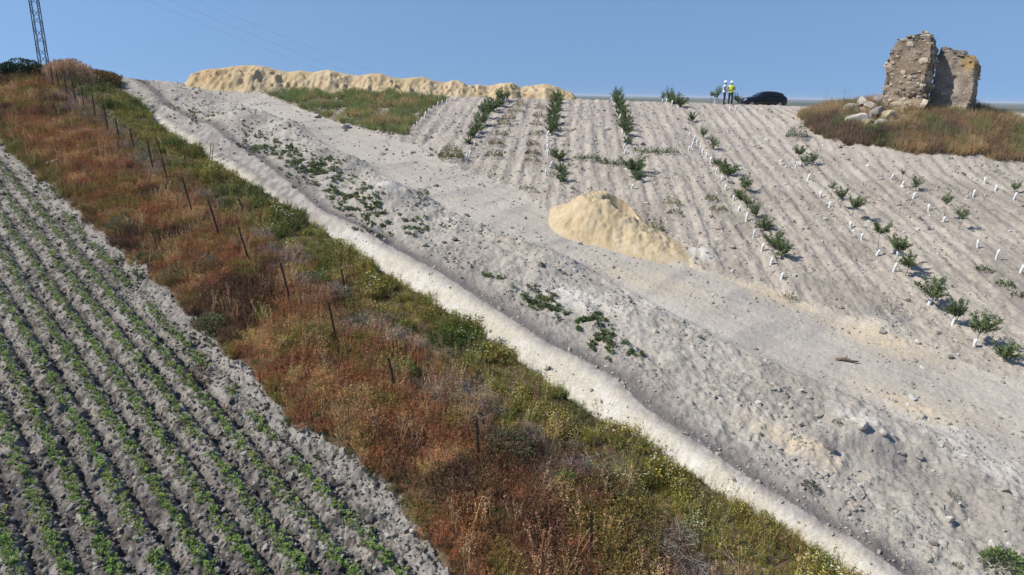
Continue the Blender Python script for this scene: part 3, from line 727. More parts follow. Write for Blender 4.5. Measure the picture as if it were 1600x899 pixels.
ROWS = {
 'beside the weedy block': dict(s=[], g=[(645, 203), (652, 197), (659, 190), (664, 184), (670, 178), (677, 172), (684, 168), (691, 164), (698, 161), (705, 158), (713, 156)]),
 'above the round olive bush': dict(s=[(733, 226, 727, 222, 16, 0), (739, 216, 735, 209, 18, 0), (745, 208, 741, 200, 24, 0), (752, 196, 748, 188, 26, 0), (760, 185, 756, 177, 28, 0), (769, 174, 765, 167, 26, 0), (777, 166, 774, 159, 26, 0), (786, 158, 783, 152, 24, 0), (791, 152, 789, 146, 20, 0)],
   g=[(728, 252), (733, 246), (741, 228), (747, 215), (757, 194), (762, 188), (775, 172), (790, 160), (793, 157)]),
 'left of sand heap': dict(s=[(875, 284, 873, 277, 24, 0), (875, 270, 874, 263, 22, 0), (873, 250, 872, 248, 26, 0), (864, 244, 864, 239, 16, 0), (862, 212, 861, 206, 22, 0), (863, 203, 862, 196, 26, 0), (865, 194, 864, 188, 24, 0), (866, 182, 866, 176, 22, 0), (868, 172, 868, 165, 22, 0), (869, 162, 869, 155, 22, 0), (869, 156, 869, 148, 16, 0)],
   g=[(853, 275), (860, 262), (856, 244), (855, 236), (855, 228), (855, 221), (855, 213), (857, 204)]),
 'directly behind the sand heap': dict(s=[(992, 272, 990, 262, 40, 0), (996, 283, 996, 277, 22, 0), (979, 226, 977, 221, 16, 0), (978, 213, 977, 207, 24, 0), (976, 204, 975, 198, 26, 0), (973, 194, 972, 188, 24, 0), (971, 184, 970, 177, 22, 0), (969, 174, 969, 167, 22, 0), (968, 165, 967, 158, 22, 0), (965, 157, 963, 147, 20, 1)],
   g=[(987, 296), (976, 240), (975, 233), (974, 226), (974, 219), (973, 212), (972, 205), (971, 198), (969, 192), (968, 187), (966, 182), (965, 177), (963, 172), (961, 168), (959, 164), (957, 160), (955, 157)]),
 'left of the two workers': dict(s=[(1221, 402, 1226, 389, 34, 0), (1209, 386, 1210, 374, 34, 0), (1194, 358, 1198, 346, 30, 0), (1181, 340, 1184, 328, 26, 1), (1167, 325, 1170, 314, 24, 1), (1158, 312, 1160, 302, 24, 0), (1164, 298, 1167, 286, 26, 1), (1140, 274, 1141, 262, 28, 0), (1131, 266, 1133, 255, 20, 0), (1120, 262, 1123, 252, 16, 0), (1114, 234, 1115, 226, 20, 1), (1099, 216, 1100, 209, 18, 1), (1081, 190, 1083, 184, 16, 0), (1062, 168, 1064, 158, 22, 0), (1054, 162, 1056, 153, 24, 0), (1045, 160, 1046, 148, 20, 1), (1036, 158, 1037, 147, 12, 1)],
   g=[(1221, 437), (1204, 414), (1190, 392), (1177, 371), (1166, 346), (1154, 332), (1146, 313), (1134, 296), (1128, 282), (1119, 270), (1110, 254), (1104, 246), (1098, 240), (1094, 233), (1089, 226), (1084, 219), (1081, 231), (1076, 236), (1077, 213), (1059, 172), (1050, 166), (1041, 162), (1035, 160)]),
 'left of ruin mound': dict(s=[(1568, 566, 1585, 543, 44, 0), (1522, 541, 1538, 503, 46, 0), (1490, 508, 1513, 479, 40, 0), (1452, 478, 1462, 446, 48, 0), (1414, 432, 1428, 404, 34, 0), (1396, 422, 1407, 379, 34, 0), (1370, 398, 1378, 354, 28, 0), (1330, 342, 1341, 312, 30, 0), (1312, 326, 1319, 301, 24, 0), (1297, 312, 1303, 288, 14, 1), (1269, 256, 1277, 244, 18, 1), (1257, 258, 1262, 247, 20, 1), (1247, 252, 1252, 233, 20, 0)],
   g=[(1522, 542), (1488, 509), (1451, 478), (1396, 424), (1402, 407), (1370, 398), (1346, 375), (1329, 355), (1296, 322), (1282, 307), (1262, 282), (1243, 262)]),
 'in front of the ruin mound': dict(s=[(1497, 359, 1511, 329, 26, 1), (1474, 342, 1483, 309, 20, 1), (1430, 297, 1436, 281, 22, 1), (1409, 292, 1412, 268, 10, 1)],
   g=[(1594, 428), (1556, 406), (1527, 387), (1474, 346), (1451, 328), (1427, 309), (1409, 293), (1392, 281)]),
 'at the right below the crest': dict(s=[(1585, 300, 1588, 288, 18, 1)], g=[(1583, 315), (1555, 299), (1538, 288), (1520, 308)]),
 'between the workers and the ruin': dict(s=[(1112, 158, 1111, 146, 8, 1), (1120, 160, 1121, 143, 18, 1), (1152, 160, 1154, 150, 16, 1)], g=[(1116, 161), (1121, 161), (1140, 173), (1149, 172)]),
}
kk = 0
for desc, R in ROWS.items():
    for i, (fx, fy, cx_, cy_, sz_, sp) in enumerate(sorted(R['s'], key=lambda a: -a[1])):
        lone = len(R['s']) == 1
        lab = f"{'thin' if sp else 'bushy'} green sapling, {'only one' if lone else ORDW[i] + ' from near end'} of row {desc}"
        sapling(fx, fy, cx_, cy_, sz_, kk, lab, 'saplings planted in rows', bool(sp)); kk += 1
    for i, (gx_, gy_) in enumerate(sorted(R['g'], key=lambda a: -a[1])):
        guard(gx_, gy_, kk, f"white tube guard, {ORDW[i]} from near end of row {desc}", 'white tree guards'); kk += 1

# ------------------------------------------------------------------ loose plants, each a thing
def plant(name, px, py, wpx, hpx, label, cat, n=130, col=C(.08, .125, .035), leafw=.3, spread=1.0, base=None):
    p = at(px, py); p[2] = H(p[0], p[1])[0]; w = wpx / F * p[1] / 2; h = hpx / F * p[1]; t = Tri(); random.seed(int(px * 31 + py))
    for k in range(int(n * (1.8 if w < .45 else 3.2))):
        a = random.uniform(0, 6.28); r = math.sqrt(random.random()); z = h * (1 - .8 * r * r) * random.uniform(.1, 1.0)
        q = np.array((w * r * math.cos(a), w * r * math.sin(a), z)); g = random.uniform(.65, 1.35)
        L_ = max(.045, min(.10, w * .35)) * random.uniform(.6, 1.3); d = np.array((math.cos(a), math.sin(a), random.uniform(.1, 1.4)))
        t.leaf(q, d, L_, L_ * leafw * .6, tuple(col * g))
    for k in range(max(5, n // 25)):
        a = random.uniform(0, 6.28); r = .6 * w * math.sqrt(random.random()); t.blade((0, 0, -.05), (r * math.cos(a), r * math.sin(a), h * .7), .008, seg=2, col=(.12, .1, .05))
    o = link(name, t.mesh(name), M_CROWN); o.location = p
    return tag(o, label, cat)
OLV = C(.16, .155, .04)
plant('olive_bush', 705, 250, 40, 24, 'round olive green bush at the track edge below the plantation rows', 'bush', 420, OLV, .25)
plant('weed_clump', 660, 309, 22, 10, 'dark green weed clump beside the pale gravel mound on the track', 'weed', 110)
plant('weed_clump', 1265, 766, 26, 14, 'small dark weed alone on the bare slope above the trench end', 'weed', 90, C(.06, .085, .03))
plant('weed_clump', 1307, 668, 15, 10, 'tiny green weed growing beside pale crumbled clods', 'weed', 60)
plant('weed_clump', 1490, 782, 18, 9, 'small green weed near a dark bare patch at the lower right', 'weed', 60)
plant('leafy_bush', 1568, 888, 70, 34, 'broad leafy green bush in the bottom right corner', 'bush', 300, C(.12, .17, .055), .4)
plant('weed_clump', 1496, 886, 16, 8, 'small dark weed left of the leafy corner bush', 'weed', 60)
plant('weed_clump', 1050, 320, 26, 18, 'yellowish green weed clump right of the sand heap top', 'weed', 130, OLV)
plant('weed_clump', 1026, 362, 22, 26, 'grey green weed growing against the right flank of the sand heap', 'weed', 120, C(.11, .13, .055))
plant('weed_clump', 1112, 314, 20, 12, 'olive weed, upper of a pair between two sapling rows', 'weed', 90, OLV)
plant('weed_clump', 1122, 330, 26, 12, 'olive weed, lower of a pair between two sapling rows', 'weed', 100, OLV * .9)
plant('weed_clump', 1055, 336, 24, 10, 'dark flattened weed just below the yellowish weed clump', 'weed', 70, C(.07, .075, .04))
plant('weed_clump', 1537, 424, 22, 11, 'low dark green weed between white guards at the right', 'weed', 90)
plant('weed_clump', 1570, 448, 26, 12, 'low dark green weed nearest the right edge below the guards', 'weed', 100)
plant('weed_clump', 1590, 464, 20, 9, 'brownish low weed close to the right picture edge', 'weed', 70, C(.1, .09, .05))
plant('weed_clump', 1233, 470, 20, 22, 'thin leafy weed beside dark shrub shadow at the sandy patch', 'weed', 60, C(.08, .1, .04))
plant('dead_shrub', 1392, 492, 46, 30, 'grey leafless shrub lying on the stones below the sapling row', 'dead shrub', 150, C(.2, .18, .17), .12)
plant('weed_clump', 822, 298, 26, 12, 'dark weed in the furrow left of the sand heap', 'weed', 70, C(.07, .08, .035))
for px, py, w, h, c_, lab in ((795, 715, 95, 60, C(.10, .14, .05), 'broad dark green shrub right of the second nearest fence post'), (883, 765, 36, 40, C(.14, .24, .05), 'bright green shrub on the bank between the two nearest posts'), (632, 590, 40, 40, C(.09, .17, .05), 'fresh green shrub beside the third nearest fence post'),
                        (500, 445, 30, 26, C(.10, .17, .05), 'small green shrub between post row and olive weeds'), (270, 440, 46, 30, C(.15, .17, .09), 'grey green shrub at the edge of the crop field'), (325, 425, 44, 36, C(.17, .18, .10), 'sage green shrub amid rusty weeds on the middle bank'), (190, 360, 40, 26, C(.15, .18, .11), 'pale green shrub at the field corner of the upper bank'),
                        (330, 512, 50, 24, C(.17, .20, .09), 'light green shrub low on the bank edge by the crop rows'), (865, 690, 36, 44, C(.40, .29, .12), 'tall golden dry bush above the trench bend'), (535, 480, 34, 36, C(.07, .06, .05), 'dark dead bush behind the short leftover post'), (310, 590, 50, 34, C(.09, .055, .04), 'dark brown bush low on the bank beside crop rows')):
    plant('shrub', px, py, w, h, lab, 'shrub', 260, c_, .22)
for i, (px, py, w) in enumerate([(905, 250, 18), (925, 251, 26), (940, 254, 18), (952, 258, 20), (970, 259, 24)]):
    plant('weed_clump', px, py, w, 10, f"low green weed in the cross strip behind the sand heap, {ORDW[i]} from the left", 'weed', 90)
for i, (px, py, w) in enumerate([(1000, 238, 18), (1016, 240, 26), (1034, 240, 24), (1050, 240, 20)]):
    plant('weed_clump', px, py, w, 11, f"low dark weed in the upper cross strip, {ORDW[i]} from the left", 'weed', 90)
for i, (px, py, w) in enumerate([(772, 246, 26), (775, 226, 24), (783, 214, 20), (788, 196, 20), (795, 188, 22), (806, 176, 26), (812, 166, 24)]):
    plant('dry_shrub', px, py, w, 12, f"dry yellowish shrub in strip right of olive bush, {ORDW[i]} from the near end", 'shrub', 110, (OLV if i < 1 else C(.21, .17, .08)))
for i, (px, py, w) in enumerate([(832, 254, 22), (832, 241, 22), (832, 227, 22), (836, 211, 18), (838, 196, 16), (842, 183, 20), (846, 172, 22)]):
    plant('dry_shrub', px, py, w, 10, f"dry brown shrub in strip left of sand heap row, {ORDW[i]} from the near end", 'shrub', 100, C(.2, .155, .07))

# ------------------------------------------------------------------ more ground cover (stuff)
X = rng.uniform(WEEDY[:, 0].min(), WEEDY[:, 0].max(), 5200); Y = rng.uniform(WEEDY[:, 1].min(), WEEDY[:, 1].max(), 5200)
k = inside(WEEDY, X, Y) & (fbm(X / 1.5, Y / 1.5, 241, 3) > -.18); X, Y = X[k], Y[k]; n = len(X); m = fbm(X / 1.7, Y / 1.7, 243, 3)
cc = mix(np.tile(C(.26, .30, .11), (n, 1)), np.tile(C(.45, .35, .17), (n, 1)), sst(.12, .45, m)); cc = mix(cc, np.tile(C(.27, .28, .17), (n, 1)), sst(.1, .4, -m) * .6)
s = scls(n, .55, 1.1); s *= (1 + .3 * m)[:, None]
scatter('block_weeds', VEG_WEED(40), place(X, Y), rots(n, .15), s, jit(cc, n, .3), 'olive and brown weeds filling the corner between the track and the sand bank', 'weeds')
# trailing leafy weeds on the spoil
def trail(pts, width, n):
    P = np.array([at(a, b)[:2] for a, b in pts]); seg = np.linalg.norm(np.diff(P, axis=0), axis=1); cum = np.concatenate([[0], np.cumsum(seg)])
    s = rng.uniform(0, cum[-1], n); x = np.interp(s, cum, P[:, 0]); y = np.interp(s, cum, P[:, 1]); return x + rng.normal(0, width * 1.35, n), y + rng.normal(0, width * 1.1, n)
TX, TY = [], []
for pts, w, n in (([(375, 212), (410, 224), (440, 240), (470, 254), (500, 275)], .55, 900), ([(490, 262), (525, 288), (550, 300), (560, 318)], .5, 760), ([(560, 322), (590, 340), (615, 348), (640, 362)], .4, 560), ([(235, 164), (300, 175), (335, 190)], .55, 150), ([(825, 455), (850, 478), (880, 500), (915, 515), (950, 538), (985, 566)], .22, 430), ([(905, 500), (935, 505)], .16, 90), ([(720, 420), (760, 432), (800, 440)], .16, 70)):
    a, b = trail(pts, w, n); k = fbm(a / .4, b / .4, 247, 2) > .02; TX.append(a[k]); TY.append(b[k])
X = np.concatenate(TX); Y = np.concatenate(TY); n = len(X)
scatter('creeping_weeds', [proto('rosette', rosette(i), M_LEAF) for i in range(4)], place(X, Y), rots(n, .3), scls(n, .32, .85, .8, 1.6), jit(C(.165, .205, .09), n, .45), 'leafy green weeds trailing over the grey spoil beside the trench', 'weeds')
# sparse greenery at the field edge
a, b = trail([(5, 215), (90, 280), (150, 340), (200, 385), (260, 450), (330, 510), (420, 600), (520, 670), (600, 740), (680, 830)], .35, 420); k = (fbm(a / .7, b / .7, 251, 2) > .05); X, Y = a[k], b[k]; n = len(X)
scatter('edge_weeds', VEG_WEED(60, h=.3), place(X, Y), rots(n, .2), scls(n, .5, 1.0), jit(C(.12, .15, .06), n, .3), 'scattered green weeds along the edge between crop field and bank', 'weeds')
# dead stalks and straw
a = []; b = []
for px, py, r, m_ in ((700, 615, .6, 110), (735, 640, .45, 70), (1030, 855, .45, 70), (1060, 880, .4, 50), (905, 745, .4, 50), (940, 765, .4, 50), (565, 500, .35, 40)):
    p = at(px, py); a.append(rng.normal(p[0], r, m_)); b.append(rng.normal(p[1], r * .7, m_))
X = np.concatenate(a); Y = np.concatenate(b); n = len(X)
def straw(i):
    random.seed(900 + i); t = Tri()
    for k in range(7):
        d = rdir() * np.array((1, 1, .25)); c0 = np.array((random.uniform(-.2, .2), random.uniform(-.2, .2), random.uniform(.02, .2))); t.blade(c0 - d * .3, c0 + d * .3, .006, seg=2)
    return t.mesh('dead_stalks')
Pd = place(X, Y, .12)
scatter('dead_stalks', [proto('dead_stalks', straw(i), M_LEAF) for i in range(4)], Pd, rots(n, .3), scls(n, .5, 1.0), jit(C(.36, .31, .26), n, .4), 'bleached dead stalks lying in tangled patches on the bank', 'dead stalks')

# ------------------------------------------------------------------ ruin on its mound
def ray_at(px, py, yy):
    d = ray(px, py); t = yy / d[1]; return np.array([d[0] * t, yy, CAMZ + d[2] * t])
NF = np.array([-.75, -.66]); NF /= np.linalg.norm(NF)
def ruin_wall(cxp, top_y, Yd, width, depth, prof, label, seed, colA, colB, n_st, st_size, lich):
    base = ray_at(cxp, 150, Yd); gz = float(Hbase(np.array([base[0]]), np.array([base[1]]))[0]) - .5
    zt = ray_at(cxp, top_y, Yd)[2]; hh = zt - gz
    root = empty('ruined_wall', (base[0], base[1], gz), label, 'ruined wall', 'ruined tower walls', math.atan2(NF[1], NF[0]) + math.pi / 2)
    bm = bmesh.new(); bmesh.ops.create_cube(bm, size=1); bmesh.ops.subdivide_edges(bm, edges=bm.edges, cuts=22, use_grid_fill=True)
    V = np.array([v.co[:] for v in bm.verts]); V[:, 2] += .5
    u = V[:, 0] + .5; z = V[:, 2]; top = np.interp(u, prof[0], prof[1])
    Z = z * top * hh
    nx = fbm(V[:, 0] * width * 1.1 + V[:, 1] * 1.7, Z * 1.1, seed, 4); ny = fbm(V[:, 0] * width * 1.3 + 9, Z * 1.3 + V[:, 1] * 3, seed + 5, 4)
    taper = 1 - .05 * z - .06 * sst(.85, 1.0, z)
    und = -.10 * np.exp(-((Z - .26 * hh) / .18) ** 2)
    Xl = V[:, 0] * width * taper * (1 + und) + nx * .26; Yl = V[:, 1] * depth * taper * (1 + und * 2) + ny * .24; Zl = Z + .3 * nx * z + .18 * ny * sst(.9, 1, z)
    P = np.stack([Xl, Yl, Zl], 1)
    for v, p in zip(bm.verts, P): v.co = Vector(p)
    bmesh.ops.recalc_face_normals(bm, faces=bm.faces); bm.normal_update()
    fc = [(np.array(f.calc_center_median()), np.array(f.normal)) for f in bm.faces]
    me = bpy.data.meshes.new('masonry_core'); bm.to_mesh(me); bm.free(); me.polygons.foreach_set('use_smooth', np.ones(len(me.polygons), bool))
    def colr(Q):
        n = fbm(Q[:, 0] * 1.2 + Q[:, 1], Q[:, 2] * 1.2, seed + 9, 4); n2 = fbm(Q[:, 0] * 5, Q[:, 2] * 5 + Q[:, 1] * 4, seed + 11, 3)
        c = mix(colA, colB, sst(-.35, .35, n + .5 * n2)); zz = Q[:, 2] / hh; uu = Q[:, 0] / width
        c = mix(c, C(.13, .105, .085), sst(.80, .97, zz + .1 * n) * .8)
        c = mix(c, C(.30, .2, .13), sst(.1, .45, fbm(Q[:, 0] * .9 + 5, Q[:, 2] * .9, seed + 15, 3)) * .55)
        if lich: c = mix(c, C(.33, .21, .07), sst(.62, .8, zz + .12 * n) * sst(.0, .25, uu + .1 * n2) * .9)
        return mix(c, C(.33, .255, .17), 1 - sst(.16, .26, zz + .05 * n))
    me.color_attributes.new('Col', 'FLOAT_COLOR', 'POINT'); cc = np.ones((len(P), 4), np.float32); cc[:, :3] = colr(P); me.color_attributes['Col'].data.foreach_set('color', cc.ravel())
    link('masonry_core', me, M_STONE, root)
    # rubble stones standing proud of the mortar
    r = np.random.default_rng(seed); fcs = [f for f in fc if f[0][2] > .1 * hh]; pr = []
    tm = [clod(70 + i, 1, .28) for i in range(4)]; TV = [np.array([v.co[:] for v in m.vertices]) for m in tm]; TF = np.array([p.vertices[:] for p in tm[0].polygons])
    VV, FF, CC = [], [], []
    for q in range(n_st):
        c0, nn = fcs[r.integers(len(fcs))]; s = st_size * r.lognormal(0, .4); tv = TV[r.integers(4)] * s * np.array([r.uniform(.9, 1.5), r.uniform(.7, 1.1), .5])
        e1 = np.cross(nn, (0, 0, 1)); e1 = e1 / (np.linalg.norm(e1) + 1e-6) if abs(nn[2]) < .95 else np.array([1., 0, 0]); e2 = np.cross(nn, e1); tv = tv[:, :1] * e1 + tv[:, 1:2] * e2 + tv[:, 2:] * nn
        q_ = r.normal(0, .09, 2); pos = c0 + e1 * q_[0] + e2 * q_[1] + nn * s * r.uniform(-.3, .12); FF.append(TF + len(VV) * len(tv)); VV.append(tv + pos)
        k = (colr(pos[None])[0] * .45 + PALE * (.55 if not lich else .38)) * r.uniform(.5, 1.3); CC.append(np.tile(np.clip(k, 0, .75), (len(tv), 1)))
    so_ = link('rubble_stones', mesh_np('rubble_stones', np.concatenate(VV), np.concatenate(FF), np.concatenate(CC), smooth=False), M_STONE, root); so_['kind'] = 'stuff'
    # dry growth on the broken top
    t = Tri(); random.seed(seed)
    for q in range(220):
        uu = random.uniform(-.47, .47); vv = random.uniform(-.45, .45); zt_ = np.interp(uu + .5, prof[0], prof[1]) * hh
        b = np.array((uu * width * .9, vv * depth * .9, zt_ - .12)); d = rdir(.5) * random.uniform(.12, .34); g = random.uniform(.5, 1.1)
        c_ = (.26 * g, .17 * g, .06 * g) if lich and uu > -.1 else (.17 * g, .13 * g, .09 * g); t.blade(b, b + d, .014, seg=2, col=c_)
    link('top_growth', t.mesh('top_growth'), M_CROWN, root)
PALE = C(.47, .405, .315); MORT = C(.215, .165, .12)
ruin_wall(1416, 57, 52.2, 2.75, 1.5, ([0, .08, .3, .55, .8, .95, 1], [.84, .93, .97, 1.0, 1.0, .97, .90]), 'taller left stub of ruined rubble masonry tower with ragged stones', 301, MORT * .8, MORT * 1.4, 760, .14, False)
ruin_wall(1489, 78, 51.4, 2.6, 1.3, ([0, .1, .35, .5, .7, .9, 1], [1.0, 1.02, .99, .93, .90, .86, .80]), 'lower right stub of ruined masonry tower with orange lichen on top', 331, C(.24, .195, .16), C(.37, .315, .255), 420, .10, True)
def boulder(name, px, py, rad, col, label, cat, group, seed, sq=.75):
    p = at(px, py); bm = bmesh.new(); bmesh.ops.create_icosphere(bm, subdivisions=3, radius=1); r = np.random.default_rng(seed)
    V = np.array([v.co[:] for v in bm.verts]); pl = r.normal(0, 1, (9, 3)); pl /= np.linalg.norm(pl, axis=1)[:, None]; lim = r.uniform(.45, .8, 9)
    for a, l in zip(pl, lim):
        k = V @ a; V = V - np.maximum(k - l, 0)[:, None] * a
    V = V * (1 + .08 * fbm(V[:, 0] * 3 + seed, V[:, 1] * 3 + V[:, 2] * 2, seed, 3))[:, None] * rad * np.array([r.uniform(.9, 1.3), r.uniform(.8, 1.1), sq])
    for v, q in zip(bm.verts, V): v.co = Vector(q)
    me = bpy.data.meshes.new(name); bm.to_mesh(me); bm.free(); me.polygons.foreach_set('use_smooth', np.zeros(len(me.polygons), bool))
    n = fbm(V[:, 0] / rad * 2 + seed, V[:, 2] / rad * 2, seed + 3, 3); cc = np.ones((len(V), 4), np.float32); cc[:, :3] = mix(col * .8, col * 1.15, sst(-.4, .4, n))
    me.color_attributes.new('Col', 'FLOAT_COLOR', 'POINT').data.foreach_set('color', cc.ravel())
    o = link(name, me, M_STONE); o.location = (p[0], p[1], H(p[0], p[1])[0] + rad * .28); o.rotation_euler = (r.uniform(-.3, .3), r.uniform(-.3, .3), r.uniform(0, 6))
    return tag(o, label, cat, group)
WST = C(.46, .42, .36); GST = C(.27, .24, .22); YST = C(.36, .31, .2)
for i, (px, py, r_, c_, lab) in enumerate([
    (1347, 164, 1.0, WST * .92, 'large pale block at the top left of the rubble below the tower'), (1374, 163, .9, GST * 1.2, 'grey block against the foot of the taller ruin stub'),
    (1338, 193, .85, WST * 1.1, 'white block at the lower left end of the fallen rubble'), (1368, 181, .7, GST * .9, 'dark grey block in the middle of the fallen rubble'),
    (1388, 186, .65, YST * 1.1, 'ochre block at the right side of the fallen rubble'), (1356, 194, .5, YST * 1.1, 'yellowish block at the lower front of the fallen rubble'),
    (1378, 196, .42, WST * .85, 'small pale block at the front of the rubble beside green weeds'), (1398, 172, .5, GST * .9, 'grey block half under grass at the right of the rubble'),
    (1328, 172, .5, GST, 'grey block at the far left of the rubble on the mound'), (1359, 170, .5, WST * .8, 'pale block leaning on the dark one in the rubble'), (1402, 194, .4, GST * .8, 'small dark block at the lower right of the rubble')]):
    boulder('fallen_block', px, py, r_, c_, lab, 'fallen stone', 'blocks fallen from the ruin', 1100 + i)
for i, (px, py, r_, c_, lab) in enumerate([
    (496, 183, .30, WST, 'pale stone at the weedy block edge, left of two along the track'), (541, 200, .34, WST, 'pale stone by the track under the weedy block, right of two'), (562, 183, .28, WST * .9, 'pale stone standing among the weeds above the track'),
    (274, 157, .22, WST, 'white stone near the far top of the trench'), (1340, 668, .26, WST, 'pale crumbly clod beside the tiny green weed'), (1296, 706, .15, GST * .7, 'dark grey clod in a hollow right of sandy streak'),
    (1380, 680, .14, WST * 1.05, 'small white clod on the edge of dark bare patch'), (1022, 522, .13, WST, 'white stone on grey spoil below the sandy track'), (1115, 627, .1, WST, 'small white stone on bare ground above the trench bend'),
    (1185, 628, .11, WST * 1.05, 'white stone left of pair on smooth ground above trench'), (1252, 612, .09, WST, 'small pale stone right of the pair on smooth ground'), (1022, 850 - 270, .1, GST * .7, 'dark clod on spoil below the white stone'),
    (880, 428, .12, GST * .6, 'dark clod by the track left of the sand heap tail'), (730, 338, .14, GST * .55, 'dark clod on track spoil right of pale gravel mound'), (664, 385, .16, WST * .8, 'pale clod on spoil below the trailing weeds'),
    (695, 378, .13, GST * .55, 'dark clod, left of two on the spoil slope'), (711, 376, .13, GST * .6, 'dark clod, right of two on the spoil slope'), (1290, 345, .12, WST, 'white stone in the furrow left of bushy saplings'), (1408, 706, .12, WST * .9, 'pale clod at the top of dark bare patch'),
    (1435, 712, .13, GST, 'grey clod on the rim of the dark bare patch'), (1485, 812, .15, WST, 'pale clod at lower right above the corner bush'), (1560, 858, .18, WST * .9, 'whitish clod just above the leafy corner bush'),
    (112, 677, .075, WST * 1.05, 'white stone between crop rows, upper of two at left'), (50, 702, .07, WST * 1.05, 'white stone between crop rows, lower left one'), (605, 838, .085, WST, 'white stone on the stony field margin near the bottom'), (643, 842, .07, WST, 'small white stone right on the field margin near bank grass'),
    (1092, 876, .17, WST * .9, 'pale stone half hidden in weeds beside the trench bottom'), (845, 420, .2, GST * .8, 'grey earth lump at the left of the pale track patch'), (1378, 518, .16, WST, 'pale rock below the leafless shrub'), (1432, 535, .16, WST, 'pale rock on rough ground under the white guards'), (1486, 560, .13, GST * .7, 'dark rock in the rough ground at right'), (1180, 545, .1, GST, 'grey stone on the sandy track')]):
    boulder('stone', px, py, r_, c_, lab, 'stone', None, 1200 + i)
# growth on the mound
X = RUINC[0] + rng.uniform(-9.5, 9.5, 30000); Y = RUINC[1] + rng.uniform(-9, 9, 30000)
q = ((X - RUINC[0]) / 8.2) ** 2 + ((Y - RUINC[1]) / 7.0) ** 2 + .25 * fbm(X / 2.3, Y / 2.3, 71, 4); k = (q < 1.06) & (rng.random(30000) < .55); X, Y, q = X[k], Y[k], q[k]
stone_gap = (np.hypot((X - at(1362, 178)[0]) * .75, (Y - at(1362, 178)[1]) * .55) < 1.7) & (rng.random(len(X)) < .93); X, Y, q = X[~stone_gap], Y[~stone_gap], q[~stone_gap]
n = len(X); m = fbm(X / 1.6, Y / 1.6, 261, 3); m2 = fbm(X / 2.0, Y / 2.0, 265, 3)
cc = mix(np.tile(C(.30, .205, .115), (n, 1)), np.tile(C(.46, .32, .17), (n, 1)), sst(-.2, .3, m)); cc = mix(cc, np.tile(C(.20, .14, .105), (n, 1)), sst(.0, .35, m2) * .85)
gr = sst(.05, .35, fbm(X / 1.4, Y / 1.4, 269, 3)); cc = mix(cc, np.tile(C(.20, .22, .09), (n, 1)), gr * .8)
rt_ = sst(34.0, 37.0, X + .6 * m); cc = mix(cc, np.tile(C(.34, .32, .09), (n, 1)), rt_ * sst(.5, .9, q) * .9)
hgt = 1.0 + .45 * m + .5 * sst(.5, 2.5, X - 29.5) * (1 - sst(.3, .8, q)); S = np.stack([hgt * rng.uniform(.9, 1.5, n), hgt * rng.uniform(.9, 1.5, n), hgt * rng.uniform(.9, 1.7, n)], 1)
pk = rng.random(n) < .6; P = place(X, Y)
scatter('mound_grass', VEG_TUFT(20), P[pk], rots(pk.sum(), .2), S[pk], jit(cc[pk], pk.sum(), .25), 'tall tan and brown dry grass covering the mound round the ruin', 'dry grass')
scatter('mound_weeds', VEG_WEED(80), P[~pk], rots((~pk).sum(), .2), S[~pk] * .8, jit(cc[~pk], (~pk).sum(), .3), 'brown and green weeds mixed into the grass of the ruin mound', 'weeds')
plant('green_shrub', 1245, 217, 32, 22, 'blue green shrub at the left foot of the ruin mound', 'shrub', 260, C(.06, .12, .06))
plant('green_shrub', 1365, 218, 36, 26, 'dark green shrub in front of the fallen blocks', 'shrub', 260, C(.06, .105, .045))
plant('thin_weed', 1318, 165, 14, 44, 'tall thin dry weed standing left of the fallen blocks against the sky', 'weed', 60, C(.12, .11, .08), .15)
plant('thin_weed', 1288, 166, 14, 28, 'shorter thin dry weed at the left top of the ruin mound', 'weed', 50, C(.13, .12, .08), .15)

# ------------------------------------------------------------------ bush, reeds and pylon at the upper left
def big_bush():
    p = ray_at(38, 134, 58.0); p[2] = Hbase(np.array([p[0]]), np.array([p[1]]))[0]; t = Tri(); random.seed(41)
    top = ray_at(38, 95, 58.0)[2] - p[2]; w = 34 / F * 58
    lobes = [(-.55, 0, .55, .5), (-.1, .1, .8, .6), (.35, 0, .72, .55), (.7, -.1, .5, .45), (-.85, 0, .3, .35), (.1, -.4, .45, .5), (-.4, -.5, .4, .45), (.55, -.5, .35, .4)]
    for k in range(4200):
        lx, ly, lz, lr = random.choice(lobes); d = rdir(); q = np.array((lx * w, ly * w * .8, lz * top)) + d * lr * np.array((w * .75, w * .6, top * .62)) * random.uniform(.7, 1.0)
        if q[2] < 0: q[2] = random.uniform(0, .2)
        g = random.uniform(.6, 1.4); t.leaf(q, d + np.array(rdir(.2)) * .8, random.uniform(.08, .15), random.uniform(.03, .05), (.028 * g, .055 * g, .025 * g))
    r = empty('dense_bush', p, 'dense dark green bush at the foot of the lattice pylon', 'bush'); link('crown', t.mesh('crown'), M_CROWN, r)
    bm = bmesh.new()
    for a in range(5): bm_tube(bm, [(.05 * a, 0, -.2), (.3 * math.cos(a * 1.3), .3 * math.sin(a * 1.3), top * .35), (.7 * math.cos(a * 1.3), .6 * math.sin(a * 1.3), top * .7)], [.06, .04, .02], 6)
    bm_done('trunk', bm, M_STEM, r)
big_bush()
